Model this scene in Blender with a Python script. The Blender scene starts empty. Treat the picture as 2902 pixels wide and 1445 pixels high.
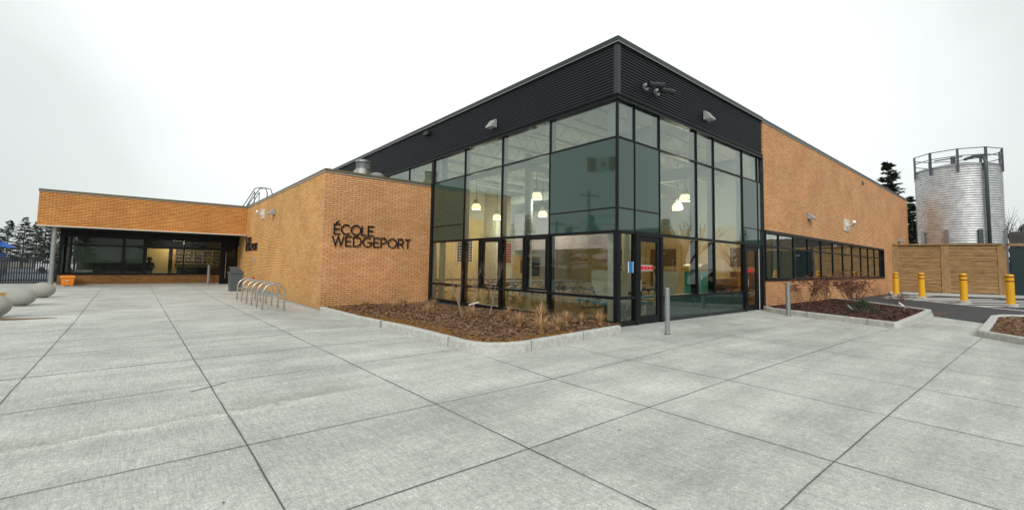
import bpy, math, random
from math import sin, cos, pi, radians, sqrt, atan2
from mathutils import Vector, Matrix
random.seed(7)
R = random.Random(11)
SC = bpy.context.scene
COL = SC.collection

# ---------------------------------------------------------------- materials
def mat(name, color=(.5, .5, .5), rough=.6, metal=0., spec=.5, noise=None, bump=None, coat=0., emit=None, obj=False, var=None):
    """noise=(scale,amount) value variation; bump=(scale,strength,distance); var=(scale,color2,amount)"""
    m = bpy.data.materials.new(name); m.use_nodes = True
    nt = m.node_tree; N = nt.nodes; L = nt.links
    b = N['Principled BSDF']
    b.inputs['Base Color'].default_value = (*color, 1); b.inputs['Roughness'].default_value = rough
    b.inputs['Metallic'].default_value = metal; b.inputs['Specular IOR Level'].default_value = spec
    b.inputs['Coat Weight'].default_value = coat; b.inputs['Coat Roughness'].default_value = .05
    tc = N.new('ShaderNodeTexCoord') if obj else N.new('ShaderNodeNewGeometry')
    co = tc.outputs['Object'] if obj else tc.outputs['Position']
    if noise or var:
        sc, am = noise or (var[0], 0)
        n = N.new('ShaderNodeTexNoise'); n.inputs['Scale'].default_value = sc; n.inputs['Detail'].default_value = 6; n.inputs['Roughness'].default_value = .65
        L.new(co, n.inputs['Vector'])
        mr = N.new('ShaderNodeMapRange'); mr.inputs['From Min'].default_value = .3; mr.inputs['From Max'].default_value = .7
        mr.inputs['To Min'].default_value = 1 - am; mr.inputs['To Max'].default_value = 1 + am
        L.new(n.outputs['Fac'], mr.inputs['Value'])
        src = None
        if var:
            n2 = N.new('ShaderNodeTexNoise'); n2.inputs['Scale'].default_value = var[0]; n2.inputs['Detail'].default_value = 5
            L.new(co, n2.inputs['Vector'])
            r2 = N.new('ShaderNodeMapRange'); r2.inputs['From Min'].default_value = .38; r2.inputs['From Max'].default_value = .62; r2.inputs['To Max'].default_value = var[2]
            L.new(n2.outputs['Fac'], r2.inputs['Value'])
            mx = N.new('ShaderNodeMix'); mx.data_type = 'RGBA'; mx.inputs[6].default_value = (*color, 1); mx.inputs[7].default_value = (*var[1], 1)
            L.new(r2.outputs[0], mx.inputs[0]); src = mx.outputs[2]
        vm = N.new('ShaderNodeMix'); vm.data_type = 'RGBA'; vm.blend_type = 'MULTIPLY'; vm.inputs[0].default_value = 1
        if src: L.new(src, vm.inputs[6])
        else: vm.inputs[6].default_value = (*color, 1)
        L.new(mr.outputs[0], vm.inputs[7]); L.new(vm.outputs[2], b.inputs['Base Color'])
    if bump:
        n = N.new('ShaderNodeTexNoise'); n.inputs['Scale'].default_value = bump[0]; n.inputs['Detail'].default_value = 5
        L.new(co, n.inputs['Vector'])
        bp = N.new('ShaderNodeBump'); bp.inputs['Strength'].default_value = bump[1]; bp.inputs['Distance'].default_value = bump[2]
        L.new(n.outputs['Fac'], bp.inputs['Height']); L.new(bp.outputs[0], b.inputs['Normal'])
    if emit:
        b.inputs['Emission Color'].default_value = (*emit[:3], 1); b.inputs['Emission Strength'].default_value = emit[3]
    return m

def brick_mat(name, c1, c2, mortar, off=(0, 0)):
    m = bpy.data.materials.new(name); m.use_nodes = True
    nt = m.node_tree; N = nt.nodes; L = nt.links; b = N['Principled BSDF']; b.inputs['Roughness'].default_value = .82
    g = N.new('ShaderNodeNewGeometry'); s = N.new('ShaderNodeSeparateXYZ'); L.new(g.outputs['Position'], s.inputs[0])
    sn = N.new('ShaderNodeSeparateXYZ'); L.new(g.outputs['Normal'], sn.inputs[0])
    ab = N.new('ShaderNodeMath'); ab.operation = 'ABSOLUTE'; L.new(sn.outputs[1], ab.inputs[0])
    gt = N.new('ShaderNodeMath'); gt.operation = 'GREATER_THAN'; gt.inputs[1].default_value = .5; L.new(ab.outputs[0], gt.inputs[0])
    mx = N.new('ShaderNodeMix'); L.new(gt.outputs[0], mx.inputs[0]); L.new(s.outputs[1], mx.inputs[2]); L.new(s.outputs[0], mx.inputs[3])
    cb = N.new('ShaderNodeCombineXYZ'); L.new(mx.outputs[0], cb.inputs[0]); L.new(s.outputs[2], cb.inputs[1])
    ad = N.new('ShaderNodeVectorMath'); ad.inputs[1].default_value = (50.06 + off[0], 20.0 + off[1], 0); L.new(cb.outputs[0], ad.inputs[0])
    br = N.new('ShaderNodeTexBrick'); br.offset = .5; br.inputs['Scale'].default_value = 1
    br.inputs['Brick Width'].default_value = .285; br.inputs['Row Height'].default_value = .0835; br.inputs['Mortar Size'].default_value = .0065
    br.inputs['Mortar Smooth'].default_value = .15; br.inputs['Bias'].default_value = -.1
    br.inputs['Color1'].default_value = (*c1, 1); br.inputs['Color2'].default_value = (*c2, 1); br.inputs['Mortar'].default_value = (*mortar, 1)
    L.new(ad.outputs[0], br.inputs['Vector'])
    n = N.new('ShaderNodeTexNoise'); n.inputs['Scale'].default_value = .55; n.inputs['Detail'].default_value = 7; L.new(g.outputs['Position'], n.inputs['Vector'])
    mr = N.new('ShaderNodeMapRange'); mr.inputs['From Min'].default_value = .3; mr.inputs['From Max'].default_value = .7; mr.inputs['To Min'].default_value = .84; mr.inputs['To Max'].default_value = 1.13
    L.new(n.outputs['Fac'], mr.inputs['Value'])
    n3 = N.new('ShaderNodeTexNoise'); n3.inputs['Scale'].default_value = 22; n3.inputs['Detail'].default_value = 3; L.new(g.outputs['Position'], n3.inputs['Vector'])
    m3 = N.new('ShaderNodeMapRange'); m3.inputs['From Min'].default_value = .3; m3.inputs['From Max'].default_value = .7; m3.inputs['To Min'].default_value = .86; m3.inputs['To Max'].default_value = 1.14
    L.new(n3.outputs['Fac'], m3.inputs['Value'])
    mm = N.new('ShaderNodeMath'); mm.operation = 'MULTIPLY'; L.new(mr.outputs[0], mm.inputs[0]); L.new(m3.outputs[0], mm.inputs[1])
    # darker close to the ground
    gr = N.new('ShaderNodeMapRange'); gr.inputs['From Min'].default_value = -.2; gr.inputs['From Max'].default_value = .8; gr.inputs['To Min'].default_value = .82; gr.inputs['To Max'].default_value = 1
    L.new(s.outputs[2], gr.inputs['Value'])
    m4 = N.new('ShaderNodeMath'); m4.operation = 'MULTIPLY'; L.new(mm.outputs[0], m4.inputs[0]); L.new(gr.outputs[0], m4.inputs[1])
    # thicker, deeper bed joints than head joints
    sv = N.new('ShaderNodeMath'); sv.operation = 'ADD'; sv.inputs[1].default_value = 20.0 + off[1]; L.new(s.outputs[2], sv.inputs[0])
    dv = N.new('ShaderNodeMath'); dv.operation = 'DIVIDE'; dv.inputs[1].default_value = .0835; L.new(sv.outputs[0], dv.inputs[0])
    fr = N.new('ShaderNodeMath'); fr.operation = 'FRACT'; L.new(dv.outputs[0], fr.inputs[0])
    pp = N.new('ShaderNodeMath'); pp.operation = 'PINGPONG'; pp.inputs[1].default_value = .5; L.new(fr.outputs[0], pp.inputs[0])
    bj = N.new('ShaderNodeMapRange'); bj.inputs['From Min'].default_value = .105; bj.inputs['From Max'].default_value = .14; bj.inputs['To Min'].default_value = 1; bj.inputs['To Max'].default_value = 0; L.new(pp.outputs[0], bj.inputs['Value'])
    bm = N.new('ShaderNodeMix'); bm.data_type = 'RGBA'; L.new(bj.outputs[0], bm.inputs[0]); L.new(br.outputs['Color'], bm.inputs[6]); bm.inputs[7].default_value = (*mortar, 1)
    vm = N.new('ShaderNodeMix'); vm.data_type = 'RGBA'; vm.blend_type = 'MULTIPLY'; vm.inputs[0].default_value = 1
    L.new(bm.outputs[2], vm.inputs[6]); L.new(m4.outputs[0], vm.inputs[7]); L.new(vm.outputs[2], b.inputs['Base Color'])
    bp = N.new('ShaderNodeBump'); bp.inputs['Strength'].default_value = .6; bp.inputs['Distance'].default_value = .006; bp.invert = True
    L.new(br.outputs['Fac'], bp.inputs['Height']); L.new(bp.outputs[0], b.inputs['Normal'])
    return m

def glass_mat(name, tint, add=.05, wav=.005, ior=1.55):
    m = bpy.data.materials.new(name); m.use_nodes = True
    nt = m.node_tree; N = nt.nodes; L = nt.links
    for n in list(N):
        if n.type != 'OUTPUT_MATERIAL': N.remove(n)
    out = [n for n in N if n.type == 'OUTPUT_MATERIAL'][0]
    t = N.new('ShaderNodeBsdfTransparent'); t.inputs[0].default_value = (*tint, 1)
    g = N.new('ShaderNodeBsdfGlossy'); g.inputs['Roughness'].default_value = 0; g.inputs['Color'].default_value = (.93, 1, .97, 1)
    f = N.new('ShaderNodeFresnel'); f.inputs['IOR'].default_value = ior
    geo = N.new('ShaderNodeNewGeometry'); nz = N.new('ShaderNodeTexNoise'); nz.inputs['Scale'].default_value = 1.1; nz.inputs['Detail'].default_value = 1
    L.new(geo.outputs['Position'], nz.inputs['Vector'])
    bp = N.new('ShaderNodeBump'); bp.inputs['Strength'].default_value = .5; bp.inputs['Distance'].default_value = wav
    L.new(nz.outputs['Fac'], bp.inputs['Height']); L.new(bp.outputs[0], g.inputs['Normal'])
    ma = N.new('ShaderNodeMath'); ma.operation = 'ADD'; ma.inputs[1].default_value = add; L.new(f.outputs[0], ma.inputs[0])
    mx = N.new('ShaderNodeMixShader'); L.new(ma.outputs[0], mx.inputs[0]); L.new(t.outputs[0], mx.inputs[1]); L.new(g.outputs[0], mx.inputs[2])
    L.new(mx.outputs[0], out.inputs['Surface'])
    return m

def concrete_mat():
    m = bpy.data.materials.new('broomed_concrete'); m.use_nodes = True
    nt = m.node_tree; N = nt.nodes; L = nt.links; b = N['Principled BSDF']; b.inputs['Roughness'].default_value = .78; b.inputs['Specular IOR Level'].default_value = .3
    g = N.new('ShaderNodeNewGeometry')
    def noise(sc, scale=(1, 1, 1), det=4, ro=.6, off=(0, 0, 0)):
        mp = N.new('ShaderNodeMapping'); mp.inputs['Scale'].default_value = scale; mp.inputs['Location'].default_value = off; L.new(g.outputs['Position'], mp.inputs[0])
        n = N.new('ShaderNodeTexNoise'); n.inputs['Scale'].default_value = sc; n.inputs['Detail'].default_value = det; n.inputs['Roughness'].default_value = ro
        L.new(mp.outputs[0], n.inputs['Vector']); return n.outputs['Fac']
    def rng(v, a, b_, c, d):
        r = N.new('ShaderNodeMapRange'); r.inputs['From Min'].default_value = a; r.inputs['From Max'].default_value = b_; r.inputs['To Min'].default_value = c; r.inputs['To Max'].default_value = d
        L.new(v, r.inputs['Value']); return r.outputs[0]
    def mul(a, b_):
        k = N.new('ShaderNodeMath'); k.operation = 'MULTIPLY'; L.new(a, k.inputs[0]); L.new(b_, k.inputs[1]); return k.outputs[0]
    blot = rng(noise(.42, det=8, ro=.75), .36, .64, .84, 1.24)
    broad = rng(noise(.9, (.16, 1.2, 1), 6, .75, (3, 1, 0)), .36, .64, .86, 1.14)
    streak = rng(noise(1, (34, 1.6, 1), 5, .7), .32, .68, .93, 1.06)
    streak2 = rng(noise(1, (70, 4, 1), 4, .75), .34, .66, .84, 1.16)
    grain = mul(rng(noise(38, det=8, ro=.9), .36, .64, .70, 1.30), rng(noise(17, det=8, ro=.9, off=(4, 2, 0)), .36, .64, .74, 1.26))
    spk = rng(noise(110, det=4, ro=.9), .36, .64, .66, 1.34)
    v = mul(mul(mul(blot, broad), mul(streak, streak2)), mul(grain, spk))
    # brown stain flecks
    st = rng(noise(2.0, (16, 2.2, 1), 6, .8, (5, 9, 0)), .60, .70, 0, .75)
    msk = rng(noise(.7, det=3, off=(1.3, 2.2, 0)), .54, .62, 0, 1)
    stf = mul(st, msk)
    mx = N.new('ShaderNodeMix'); mx.data_type = 'RGBA'; mx.inputs[6].default_value = (.455, .468, .43, 1); mx.inputs[7].default_value = (.27, .235, .18, 1); L.new(stf, mx.inputs[0])
    # slab to slab tone
    vo = N.new('ShaderNodeTexWhiteNoise'); vo.noise_dimensions = '2D'
    mp = N.new('ShaderNodeMapping'); mp.inputs['Location'].default_value = (1.13 / 1.9, -1.15 / 1.8, 0); mp.inputs['Scale'].default_value = (1 / 1.9, 1 / 1.8, 0); L.new(g.outputs['Position'], mp.inputs[0])
    fl = N.new('ShaderNodeVectorMath'); fl.operation = 'FLOOR'; L.new(mp.outputs[0], fl.inputs[0]); L.new(fl.outputs[0], vo.inputs['Vector'])
    vv = rng(vo.outputs['Value'], 0, 1, .96, 1.04)
    sp_ = N.new('ShaderNodeSeparateXYZ'); L.new(g.outputs['Position'], sp_.inputs[0])
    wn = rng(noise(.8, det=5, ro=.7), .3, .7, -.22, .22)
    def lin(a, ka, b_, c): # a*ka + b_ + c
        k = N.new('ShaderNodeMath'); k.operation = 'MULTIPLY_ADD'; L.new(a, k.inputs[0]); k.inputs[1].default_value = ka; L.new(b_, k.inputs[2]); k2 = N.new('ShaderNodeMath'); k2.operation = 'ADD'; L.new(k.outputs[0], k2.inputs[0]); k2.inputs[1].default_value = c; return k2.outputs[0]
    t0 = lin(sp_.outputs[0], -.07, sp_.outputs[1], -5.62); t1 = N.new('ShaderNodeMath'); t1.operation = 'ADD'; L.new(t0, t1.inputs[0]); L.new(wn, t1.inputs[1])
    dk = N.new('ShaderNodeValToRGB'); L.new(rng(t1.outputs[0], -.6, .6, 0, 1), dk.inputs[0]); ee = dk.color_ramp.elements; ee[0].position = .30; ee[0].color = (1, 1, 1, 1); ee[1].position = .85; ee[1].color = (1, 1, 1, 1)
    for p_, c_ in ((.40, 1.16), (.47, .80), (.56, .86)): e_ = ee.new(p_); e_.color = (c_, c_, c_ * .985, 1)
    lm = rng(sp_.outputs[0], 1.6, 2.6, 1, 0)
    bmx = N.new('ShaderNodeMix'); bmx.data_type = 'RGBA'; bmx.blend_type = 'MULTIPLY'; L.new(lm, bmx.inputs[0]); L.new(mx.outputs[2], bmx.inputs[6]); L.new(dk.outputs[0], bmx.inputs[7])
    vm = N.new('ShaderNodeMix'); vm.data_type = 'RGBA'; vm.blend_type = 'MULTIPLY'; vm.inputs[0].default_value = 1
    L.new(bmx.outputs[2], vm.inputs[6]); L.new(mul(v, vv), vm.inputs[7]); L.new(vm.outputs[2], b.inputs['Base Color'])
    bp = N.new('ShaderNodeBump'); bp.inputs['Strength'].default_value = .35; bp.inputs['Distance'].default_value = .004
    L.new(mul(streak2, spk), bp.inputs['Height']); L.new(bp.outputs[0], b.inputs['Normal'])
    return m

def wood_mat(name, c1, c2, scale=(1.2, 1.2, 14)):
    m = bpy.data.materials.new(name); m.use_nodes = True
    nt = m.node_tree; N = nt.nodes; L = nt.links; b = N['Principled BSDF']; b.inputs['Roughness'].default_value = .8
    g = N.new('ShaderNodeNewGeometry'); mp = N.new('ShaderNodeMapping'); mp.inputs['Scale'].default_value = scale; L.new(g.outputs['Position'], mp.inputs[0])
    n = N.new('ShaderNodeTexNoise'); n.inputs['Scale'].default_value = 1; n.inputs['Detail'].default_value = 8; n.inputs['Roughness'].default_value = .7; n.inputs['Distortion'].default_value = .6
    L.new(mp.outputs[0], n.inputs['Vector'])
    r = N.new('ShaderNodeMapRange'); r.inputs['From Min'].default_value = .36; r.inputs['From Max'].default_value = .64; L.new(n.outputs['Fac'], r.inputs['Value'])
    mx = N.new('ShaderNodeMix'); mx.data_type = 'RGBA'; mx.inputs[6].default_value = (*c1, 1); mx.inputs[7].default_value = (*c2, 1)
    L.new(r.outputs[0], mx.inputs[0]); L.new(mx.outputs[2], b.inputs['Base Color'])
    return m

BR = brick_mat('tan_brick', (.74, .375, .11), (.86, .50, .195), (.09, .038, .014))
BRF = brick_mat('tan_brick_front', (.77, .378, .150), (.89, .49, .232), (.08, .030, .017), (.03, .01))
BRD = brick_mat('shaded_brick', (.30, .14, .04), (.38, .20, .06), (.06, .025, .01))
BRC = brick_mat('canopy_shaded_brick', (.68, .27, .065), (.78, .37, .105), (.045, .015, .007))  # tan brick again, deeper canopy tone from the lighting put into the colour
CONC = concrete_mat()
JOINT = mat('joint_dark', (.10, .10, .095), .9)
KJ = mat('kerb_joint_grey', (.24, .24, .22), .9)
KERB = mat('kerb_concrete', (.50, .50, .46), .8, noise=(9, .22), bump=(60, .4, .004))
FOUND = mat('foundation_concrete', (.20, .21, .21), .85, noise=(6, .2))
ASPH = mat('asphalt', (.045, .047, .05), .85, noise=(40, .35), bump=(120, .6, .004))
EARTH = mat('winter_ground', (.13, .12, .09), .95, noise=(.8, .3), var=(.05, (.10, .105, .065), 1))
PLAYG = mat('rubber_playground', (.16, .19, .21), .9, noise=(1.5, .25))
WHITEP = mat('white_road_paint', (.74, .74, .72), .7, noise=(14, .15))
BLACK = mat('black_frame_metal', (.006, .0075, .009), .4, spec=.22, noise=(5, .15))
DKMET = mat('charcoal_corrugated_metal', (.030, .032, .042), .5, metal=.0, spec=.3, noise=(1.5, .12))
GROOVE_SHADE = mat('fascia_groove_shade', (.004, .0045, .006), .7)  # near-black shade of the rib recesses put into the colour
DKTRIM = mat('charcoal_trim_metal', (.024, .034, .034), .4, noise=(2, .1))
MULL = mat('mullion_grey', (.72, .72, .80), .45)
OLIVE = mat('bronze_coping_metal', (.135, .115, .065), .45, noise=(2, .1))
WTRIM = mat('white_flashing', (.68, .66, .60), .5)
SOFF = mat('soffit_metal', (.03, .045, .042), .5)
ROOFM = mat('roof_membrane', (.25, .25, .24), .9)
SPAN = mat('green_spandrel_glass', (.024, .064, .047), .03, spec=.75, coat=.2, bump=(1.3, .10, .016))
SPAND = mat('green_base_glass', (.014, .040, .033), .05, spec=.8, coat=.2, bump=(1.2, .1, .02))
GL = glass_mat('window_glass', (.53, .66, .60), .15)
GLD = glass_mat('window_glass_dim', (.82, .85, .76), .045)
GLR = glass_mat('office_glass', (.60, .66, .62), .0, ior=1.4)
GLS = glass_mat('strip_window_glass', (.30, .34, .32), .30, wav=.004)
GALV = mat('galvanised_steel', (.42, .44, .44), .42, metal=.75, var=(28, (.25, .27, .27), .8), noise=(60, .12))
STAIN = mat('brushed_stainless', (.55, .53, .48), .33, metal=.9, noise=(20, .1))
YEL = mat('bollard_yellow', (.80, .42, .012), .45, noise=(9, .08), coat=.2)
REDT = mat('red_reflective_tape', (.22, .012, .012), .4)
LETT = mat('sign_letter_dark', (.013, .011, .015), .75, spec=.15)
LIGHTG = mat('wall_light_housing', (.40, .41, .40), .45, metal=.2, noise=(12, .08))
DARKP = mat('dark_plastic', (.02, .022, .024), .4)
WHITE = mat('white_plastic', (.82, .83, .80), .45)
WPAINT = mat('white_column_paint', (.70, .76, .70), .5)
LENS = mat('lamp_lens', (.65, .66, .62), .25)
BEIGE = mat('interior_beige', (.60, .47, .26), .8, noise=(.6, .06))
BEIGED = mat('interior_tan_door', (.50, .38, .19), .6)
OFFW = mat('interior_offwhite', (.55, .56, .53), .8)
LILAC = mat('interior_lilac', (.32, .30, .36), .8)
CEIL = mat('interior_ceiling', (.66, .69, .66), .85, noise=(.8, .05))
JOIST = mat('white_joist', (.80, .84, .80), .6)
FLOOR = mat('interior_floor', (.42, .34, .17), .12, spec=.6, noise=(.5, .12))
FLOOR2 = mat('office_floor', (.07, .07, .06), .4)
OFFDK = mat('office_dark_wall', (.09, .10, .09), .8)
OFFBL = mat('office_roller_blind', (.20, .25, .21), .8)
OFFYEL = mat('office_tan_wall', (.70, .50, .20), .7)
TEAL = mat('booth_teal', (.02, .42, .31), .5)
CREAM = mat('booth_cream_panel', (.70, .68, .52), .35)
BYEL = mat('seat_yellow', (.75, .50, .06), .45)
BLUE = mat('stool_blue', (.03, .36, .58), .4)
WOODB = mat('bench_wood', (.50, .27, .08), .5, noise=(8, .2))
BROWN = mat('brown_panel', (.14, .075, .03), .5)
SBLUE = mat('sign_blue', (.01, .17, .48), .35)
SRED = mat('sticker_red', (.55, .015, .03), .4)
ORG = mat('orange_plastic', (.85, .27, .015), .42, coat=.2)
GREYP = mat('grey_bin_plastic', (.085, .10, .11), .5, noise=(7, .1))
MULCH = mat('bark_mulch', (.10, .050, .026), .95, noise=(34, .75), bump=(38, 1, .035), var=(3.2, (.16, .085, .035), .8))
MULCHD = mat('dark_bark_mulch', (.040, .018, .012), .95, noise=(34, .7), bump=(38, 1, .035), var=(3.2, (.075, .032, .02), .8))
CHIP = mat('bark_chip', (.20, .105, .055), .9, noise=(8, .6), var=(25, (.26, .15, .07), .7))
CHIPD = mat('dark_bark_chip', (.075, .03, .02), .9, noise=(8, .6), var=(25, (.13, .06, .04), .7))
MOSS = mat('dry_moss', (.30, .15, .03), .95, noise=(25, .5))
TUFT = mat('dry_grass_blade', (.50, .345, .17), .8, noise=(9, .35), var=(4, (.40, .21, .10), .7))
TWIG = mat('twig_bark', (.27, .21, .17), .85, noise=(12, .3))
TWIGR = mat('red_brown_twig', (.13, .07, .05), .85, noise=(12, .3))
DEADL = mat('dead_red_leaf', (.15, .05, .035), .8, noise=(14, .5), var=(6, (.24, .11, .07), .7))
EVG = mat('evergreen_needles', (.035, .055, .025), .85, noise=(6, .4))
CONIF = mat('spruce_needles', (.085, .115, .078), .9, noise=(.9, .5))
CONIF2 = mat('pine_needles_hazed', (.14, .17, .145), .9, noise=(.9, .45))  # paler needles, distance haze put into the colour
BARK = mat('tree_bark', (.085, .07, .06), .9, noise=(4, .3))
STONE = mat('granite_aggregate', (.34, .335, .30), .8, noise=(55, .3), bump=(70, .5, .004))
CORR = mat('corrugated_zinc', (.70, .72, .73), .46, metal=.55, noise=(2.2, .22))
PIPE = mat('grey_green_pipe', (.07, .10, .10), .45, metal=.3)
RAIL = mat('rail_dark_steel', (.10, .105, .12), .5, metal=.4)
WOODF = wood_mat('fence_cedar', (.20, .11, .042), (.43, .265, .115), (1.3, 1.3, 13))
WOODP = wood_mat('fence_post_cedar', (.24, .14, .06), (.38, .24, .11), (9, 9, 1.4))
DKGRN = mat('dark_green_panel', (.012, .030, .032), .45, noise=(2, .2))
NAVY = mat('navy_picket_metal', (.012, .014, .028), .45)
CARW = mat('white_car_paint', (.62, .64, .66), .2, coat=.6)
CARD = mat('dark_car_paint', (.05, .05, .06), .2, coat=.6)
CARG = mat('car_glass', (.01, .012, .014), .05, coat=.5)
TYRE = mat('tyre_rubber', (.015, .015, .015), .8)
HOUSEW = mat('house_clapboard', (.45, .44, .42), .7, noise=(1, .08))
HOUSER = mat('house_shingle_roof', (.10, .085, .08), .9, noise=(3, .2))
PBLUE = mat('playground_blue', (.01, .09, .42), .4)
FLAGR = mat('flag_red', (.50, .01, .02), .7)
FLAGW = mat('flag_white', (.75, .75, .75), .7)
FLAGD = mat('flag_dark_blue', (.01, .02, .12), .7)
POLEM = mat('utility_pole_wood', (.14, .10, .07), .9)
GLOW = mat('pendant_glow', (.9, .8, .6), .4, emit=(1, .76, .42, 2.6))
LAMPW = mat('pendant_white_dome', (.45, .46, .40), .4)
SKIN = mat('skin', (.35, .2, .14), .6)
HAIR = mat('dark_hair', (.015, .012, .01), .7)
CLOTH = mat('dark_green_sweater', (.05, .07, .06), .9)
POSTER1 = mat('poster_navy', (.03, .05, .09), .6)
POSTER2 = mat('poster_red', (.22, .02, .04), .6)

# ---------------------------------------------------------------- mesh builder
ORG0 = {}
class MB:
    def __init__(s): s.v = []; s.f = []; s.m = []
    def add(s, vs, fs, mi=0):
        o = len(s.v); s.v += [tuple(v) for v in vs]
        for f in fs: s.f.append(tuple(i + o for i in f)); s.m.append(mi)
    def box(s, x0, x1, y0, y1, z0, z1, mi=0):
        s.add([(x0, y0, z0), (x1, y0, z0), (x1, y1, z0), (x0, y1, z0), (x0, y0, z1), (x1, y0, z1), (x1, y1, z1), (x0, y1, z1)],
              [(0, 3, 2, 1), (4, 5, 6, 7), (0, 1, 5, 4), (1, 2, 6, 5), (2, 3, 7, 6), (3, 0, 4, 7)], mi); return s
    def obox(s, c, ax, w, d, z0, z1, mi=0, slant=0):
        """box centred c (x,y), long axis direction ax"""
        a = Vector((ax[0], ax[1])).normalized(); n = Vector((-a.y, a.x)); c = Vector(c[:2])
        p = [c - a * w / 2 - n * d / 2, c + a * w / 2 - n * d / 2, c + a * w / 2 + n * d / 2, c - a * w / 2 + n * d / 2]
        s.add([(q.x, q.y, z0) for q in p] + [(q.x, q.y, z1) for q in p], [(0, 3, 2, 1), (4, 5, 6, 7), (0, 1, 5, 4), (1, 2, 6, 5), (2, 3, 7, 6), (3, 0, 4, 7)], mi); return s
    def quad(s, a, b, c, d, mi=0): s.add([a, b, c, d], [(0, 1, 2, 3)], mi); return s
    def tube(s, p0, p1, r0, r1=None, n=8, caps=True, mi=0):
        return s.path([p0, p1], [r0, r1 if r1 is not None else r0], n, caps, mi)
    def path(s, pts, r, n=8, caps=True, mi=0):
        pts = [Vector(p) for p in pts]; k = len(pts)
        if not isinstance(r, (list, tuple)): r = [r] * k
        up = None; vs = []
        for i, p in enumerate(pts):
            d = (pts[min(i + 1, k - 1)] - pts[max(i - 1, 0)])
            if d.length < 1e-9: d = Vector((0, 0, 1))
            d.normalize()
            if up is None: up = Vector((0, 0, 1)) if abs(d.z) < .9 else Vector((1, 0, 0))
            a = up - d * up.dot(d)
            if a.length < 1e-6: a = Vector((0, 1, 0)) - d * d.y
            a.normalize(); up = a; b = d.cross(a)
            for j in range(n):
                t = 2 * pi * j / n; vs.append(p + a * cos(t) * r[i] + b * sin(t) * r[i])
        fs = []
        for i in range(k - 1):
            for j in range(n):
                q = (j + 1) % n; fs.append((i * n + j, i * n + q, (i + 1) * n + q, (i + 1) * n + j))
        if caps: fs.append(tuple(range(n - 1, -1, -1))); fs.append(tuple((k - 1) * n + j for j in range(n)))
        s.add(vs, fs, mi); return s
    def lathe(s, cx, cy, prof, n=24, mi=0, caps=True):
        vs = []; k = len(prof)
        for r, z in prof:
            for j in range(n):
                t = 2 * pi * j / n; vs.append((cx + r * cos(t), cy + r * sin(t), z))
        fs = [(i * n + j, i * n + (j + 1) % n, (i + 1) * n + (j + 1) % n, (i + 1) * n + j) for i in range(k - 1) for j in range(n)]
        if caps:
            if prof[0][0] > 0: fs.append(tuple(range(n - 1, -1, -1)))
            if prof[-1][0] > 0: fs.append(tuple((k - 1) * n + j for j in range(n)))
        s.add(vs, fs, mi); return s
    def prism(s, poly, z0, z1, mi=0):
        """poly ccw list xy"""
        n = len(poly)
        s.add([(x, y, z0) for x, y in poly] + [(x, y, z1) for x, y in poly],
              [tuple(range(n - 1, -1, -1)), tuple(range(n, 2 * n))] + [(i, (i + 1) % n, n + (i + 1) % n, n + i) for i in range(n)], mi); return s
    def build(s, name, mats, parent=None, smooth=False, label=None, bevel=None):
        me = bpy.data.meshes.new(name)
        o0 = ORG0.get(parent.name, Vector((0, 0, 0))) if parent else Vector((0, 0, 0))
        me.from_pydata([tuple(Vector(v) - o0) for v in s.v], [], s.f)
        if not isinstance(mats, (list, tuple)): mats = [mats]
        for m in mats: me.materials.append(m)
        if len(mats) > 1: me.polygons.foreach_set('material_index', s.m)
        if smooth: me.polygons.foreach_set('use_smooth', [True] * len(s.f))
        me.update()
        o = bpy.data.objects.new(name, me); COL.objects.link(o)
        if parent: o.parent = parent; ORG0[o.name] = o0
        if label: o['label'] = label
        if bevel:
            b = o.modifiers.new('bevel', 'BEVEL'); b.width = bevel; b.segments = 2; b.limit_method = 'ANGLE'
        return o

def thing(name, label, cat, loc=(0, 0, 0), group=None):
    o = bpy.data.objects.new(name, None); COL.objects.link(o); o.location = loc; o.empty_display_size = .2
    o['label'] = label; o['category'] = cat
    if group: o['group'] = group
    ORG0[o.name] = Vector(loc); return o
def tag(o, label, cat, group=None):
    o['label'] = label; o['category'] = cat
    if group: o['group'] = group
    return o
def struct(o): o['kind'] = 'structure'; return o
def dup(root, loc, label=None, rotz=None, scale=None):
    r = root.copy(); COL.objects.link(r); r.location = loc
    if rotz is not None: r.rotation_euler = (0, 0, rotz)
    if scale is not None: r.scale = (scale,) * 3
    if label: r['label'] = label
    for ch in list(root.children):
        c = ch.copy(); COL.objects.link(c); c.parent = r
        for g in list(ch.children):
            d = g.copy(); COL.objects.link(d); d.parent = c
    return r

def sst(a, b, x):
    t = max(0, min(1, (x - a) / (b - a))); return t * t * (3 - 2 * t)
def gz(x, y):   # paved ground dips towards the drain beside the brick pavilion
    return -.22 * sst(2.6, 4.9, x) * sst(8, 16.5, y) * (1 - sst(22, 29, y)) * (1 if x < 12 else 0)

# ---------------------------------------------------------------- ground, paving, asphalt
def axis(lo, hi, flo, fhi, st):
    a = [lo, lo / 3, flo - 20, flo - 6]; v = flo
    while v < fhi - 1e-6: a.append(v); v += st
    return a + [fhi, fhi + 6, fhi + 20, hi / 3, hi]
b = MB(); xs = axis(-900, 900, 0, 12, 1.); ys = axis(-900, 900, 4, 32, 1.)
vs = [(x, y, gz(x, y) - .05) for y in ys for x in xs]; nx = len(xs)
b.add(vs, [(j * nx + i, j * nx + i + 1, (j + 1) * nx + i + 1, (j + 1) * nx + i) for j in range(len(ys) - 1) for i in range(nx - 1)])
struct(b.build('ground', EARTH))

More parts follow.
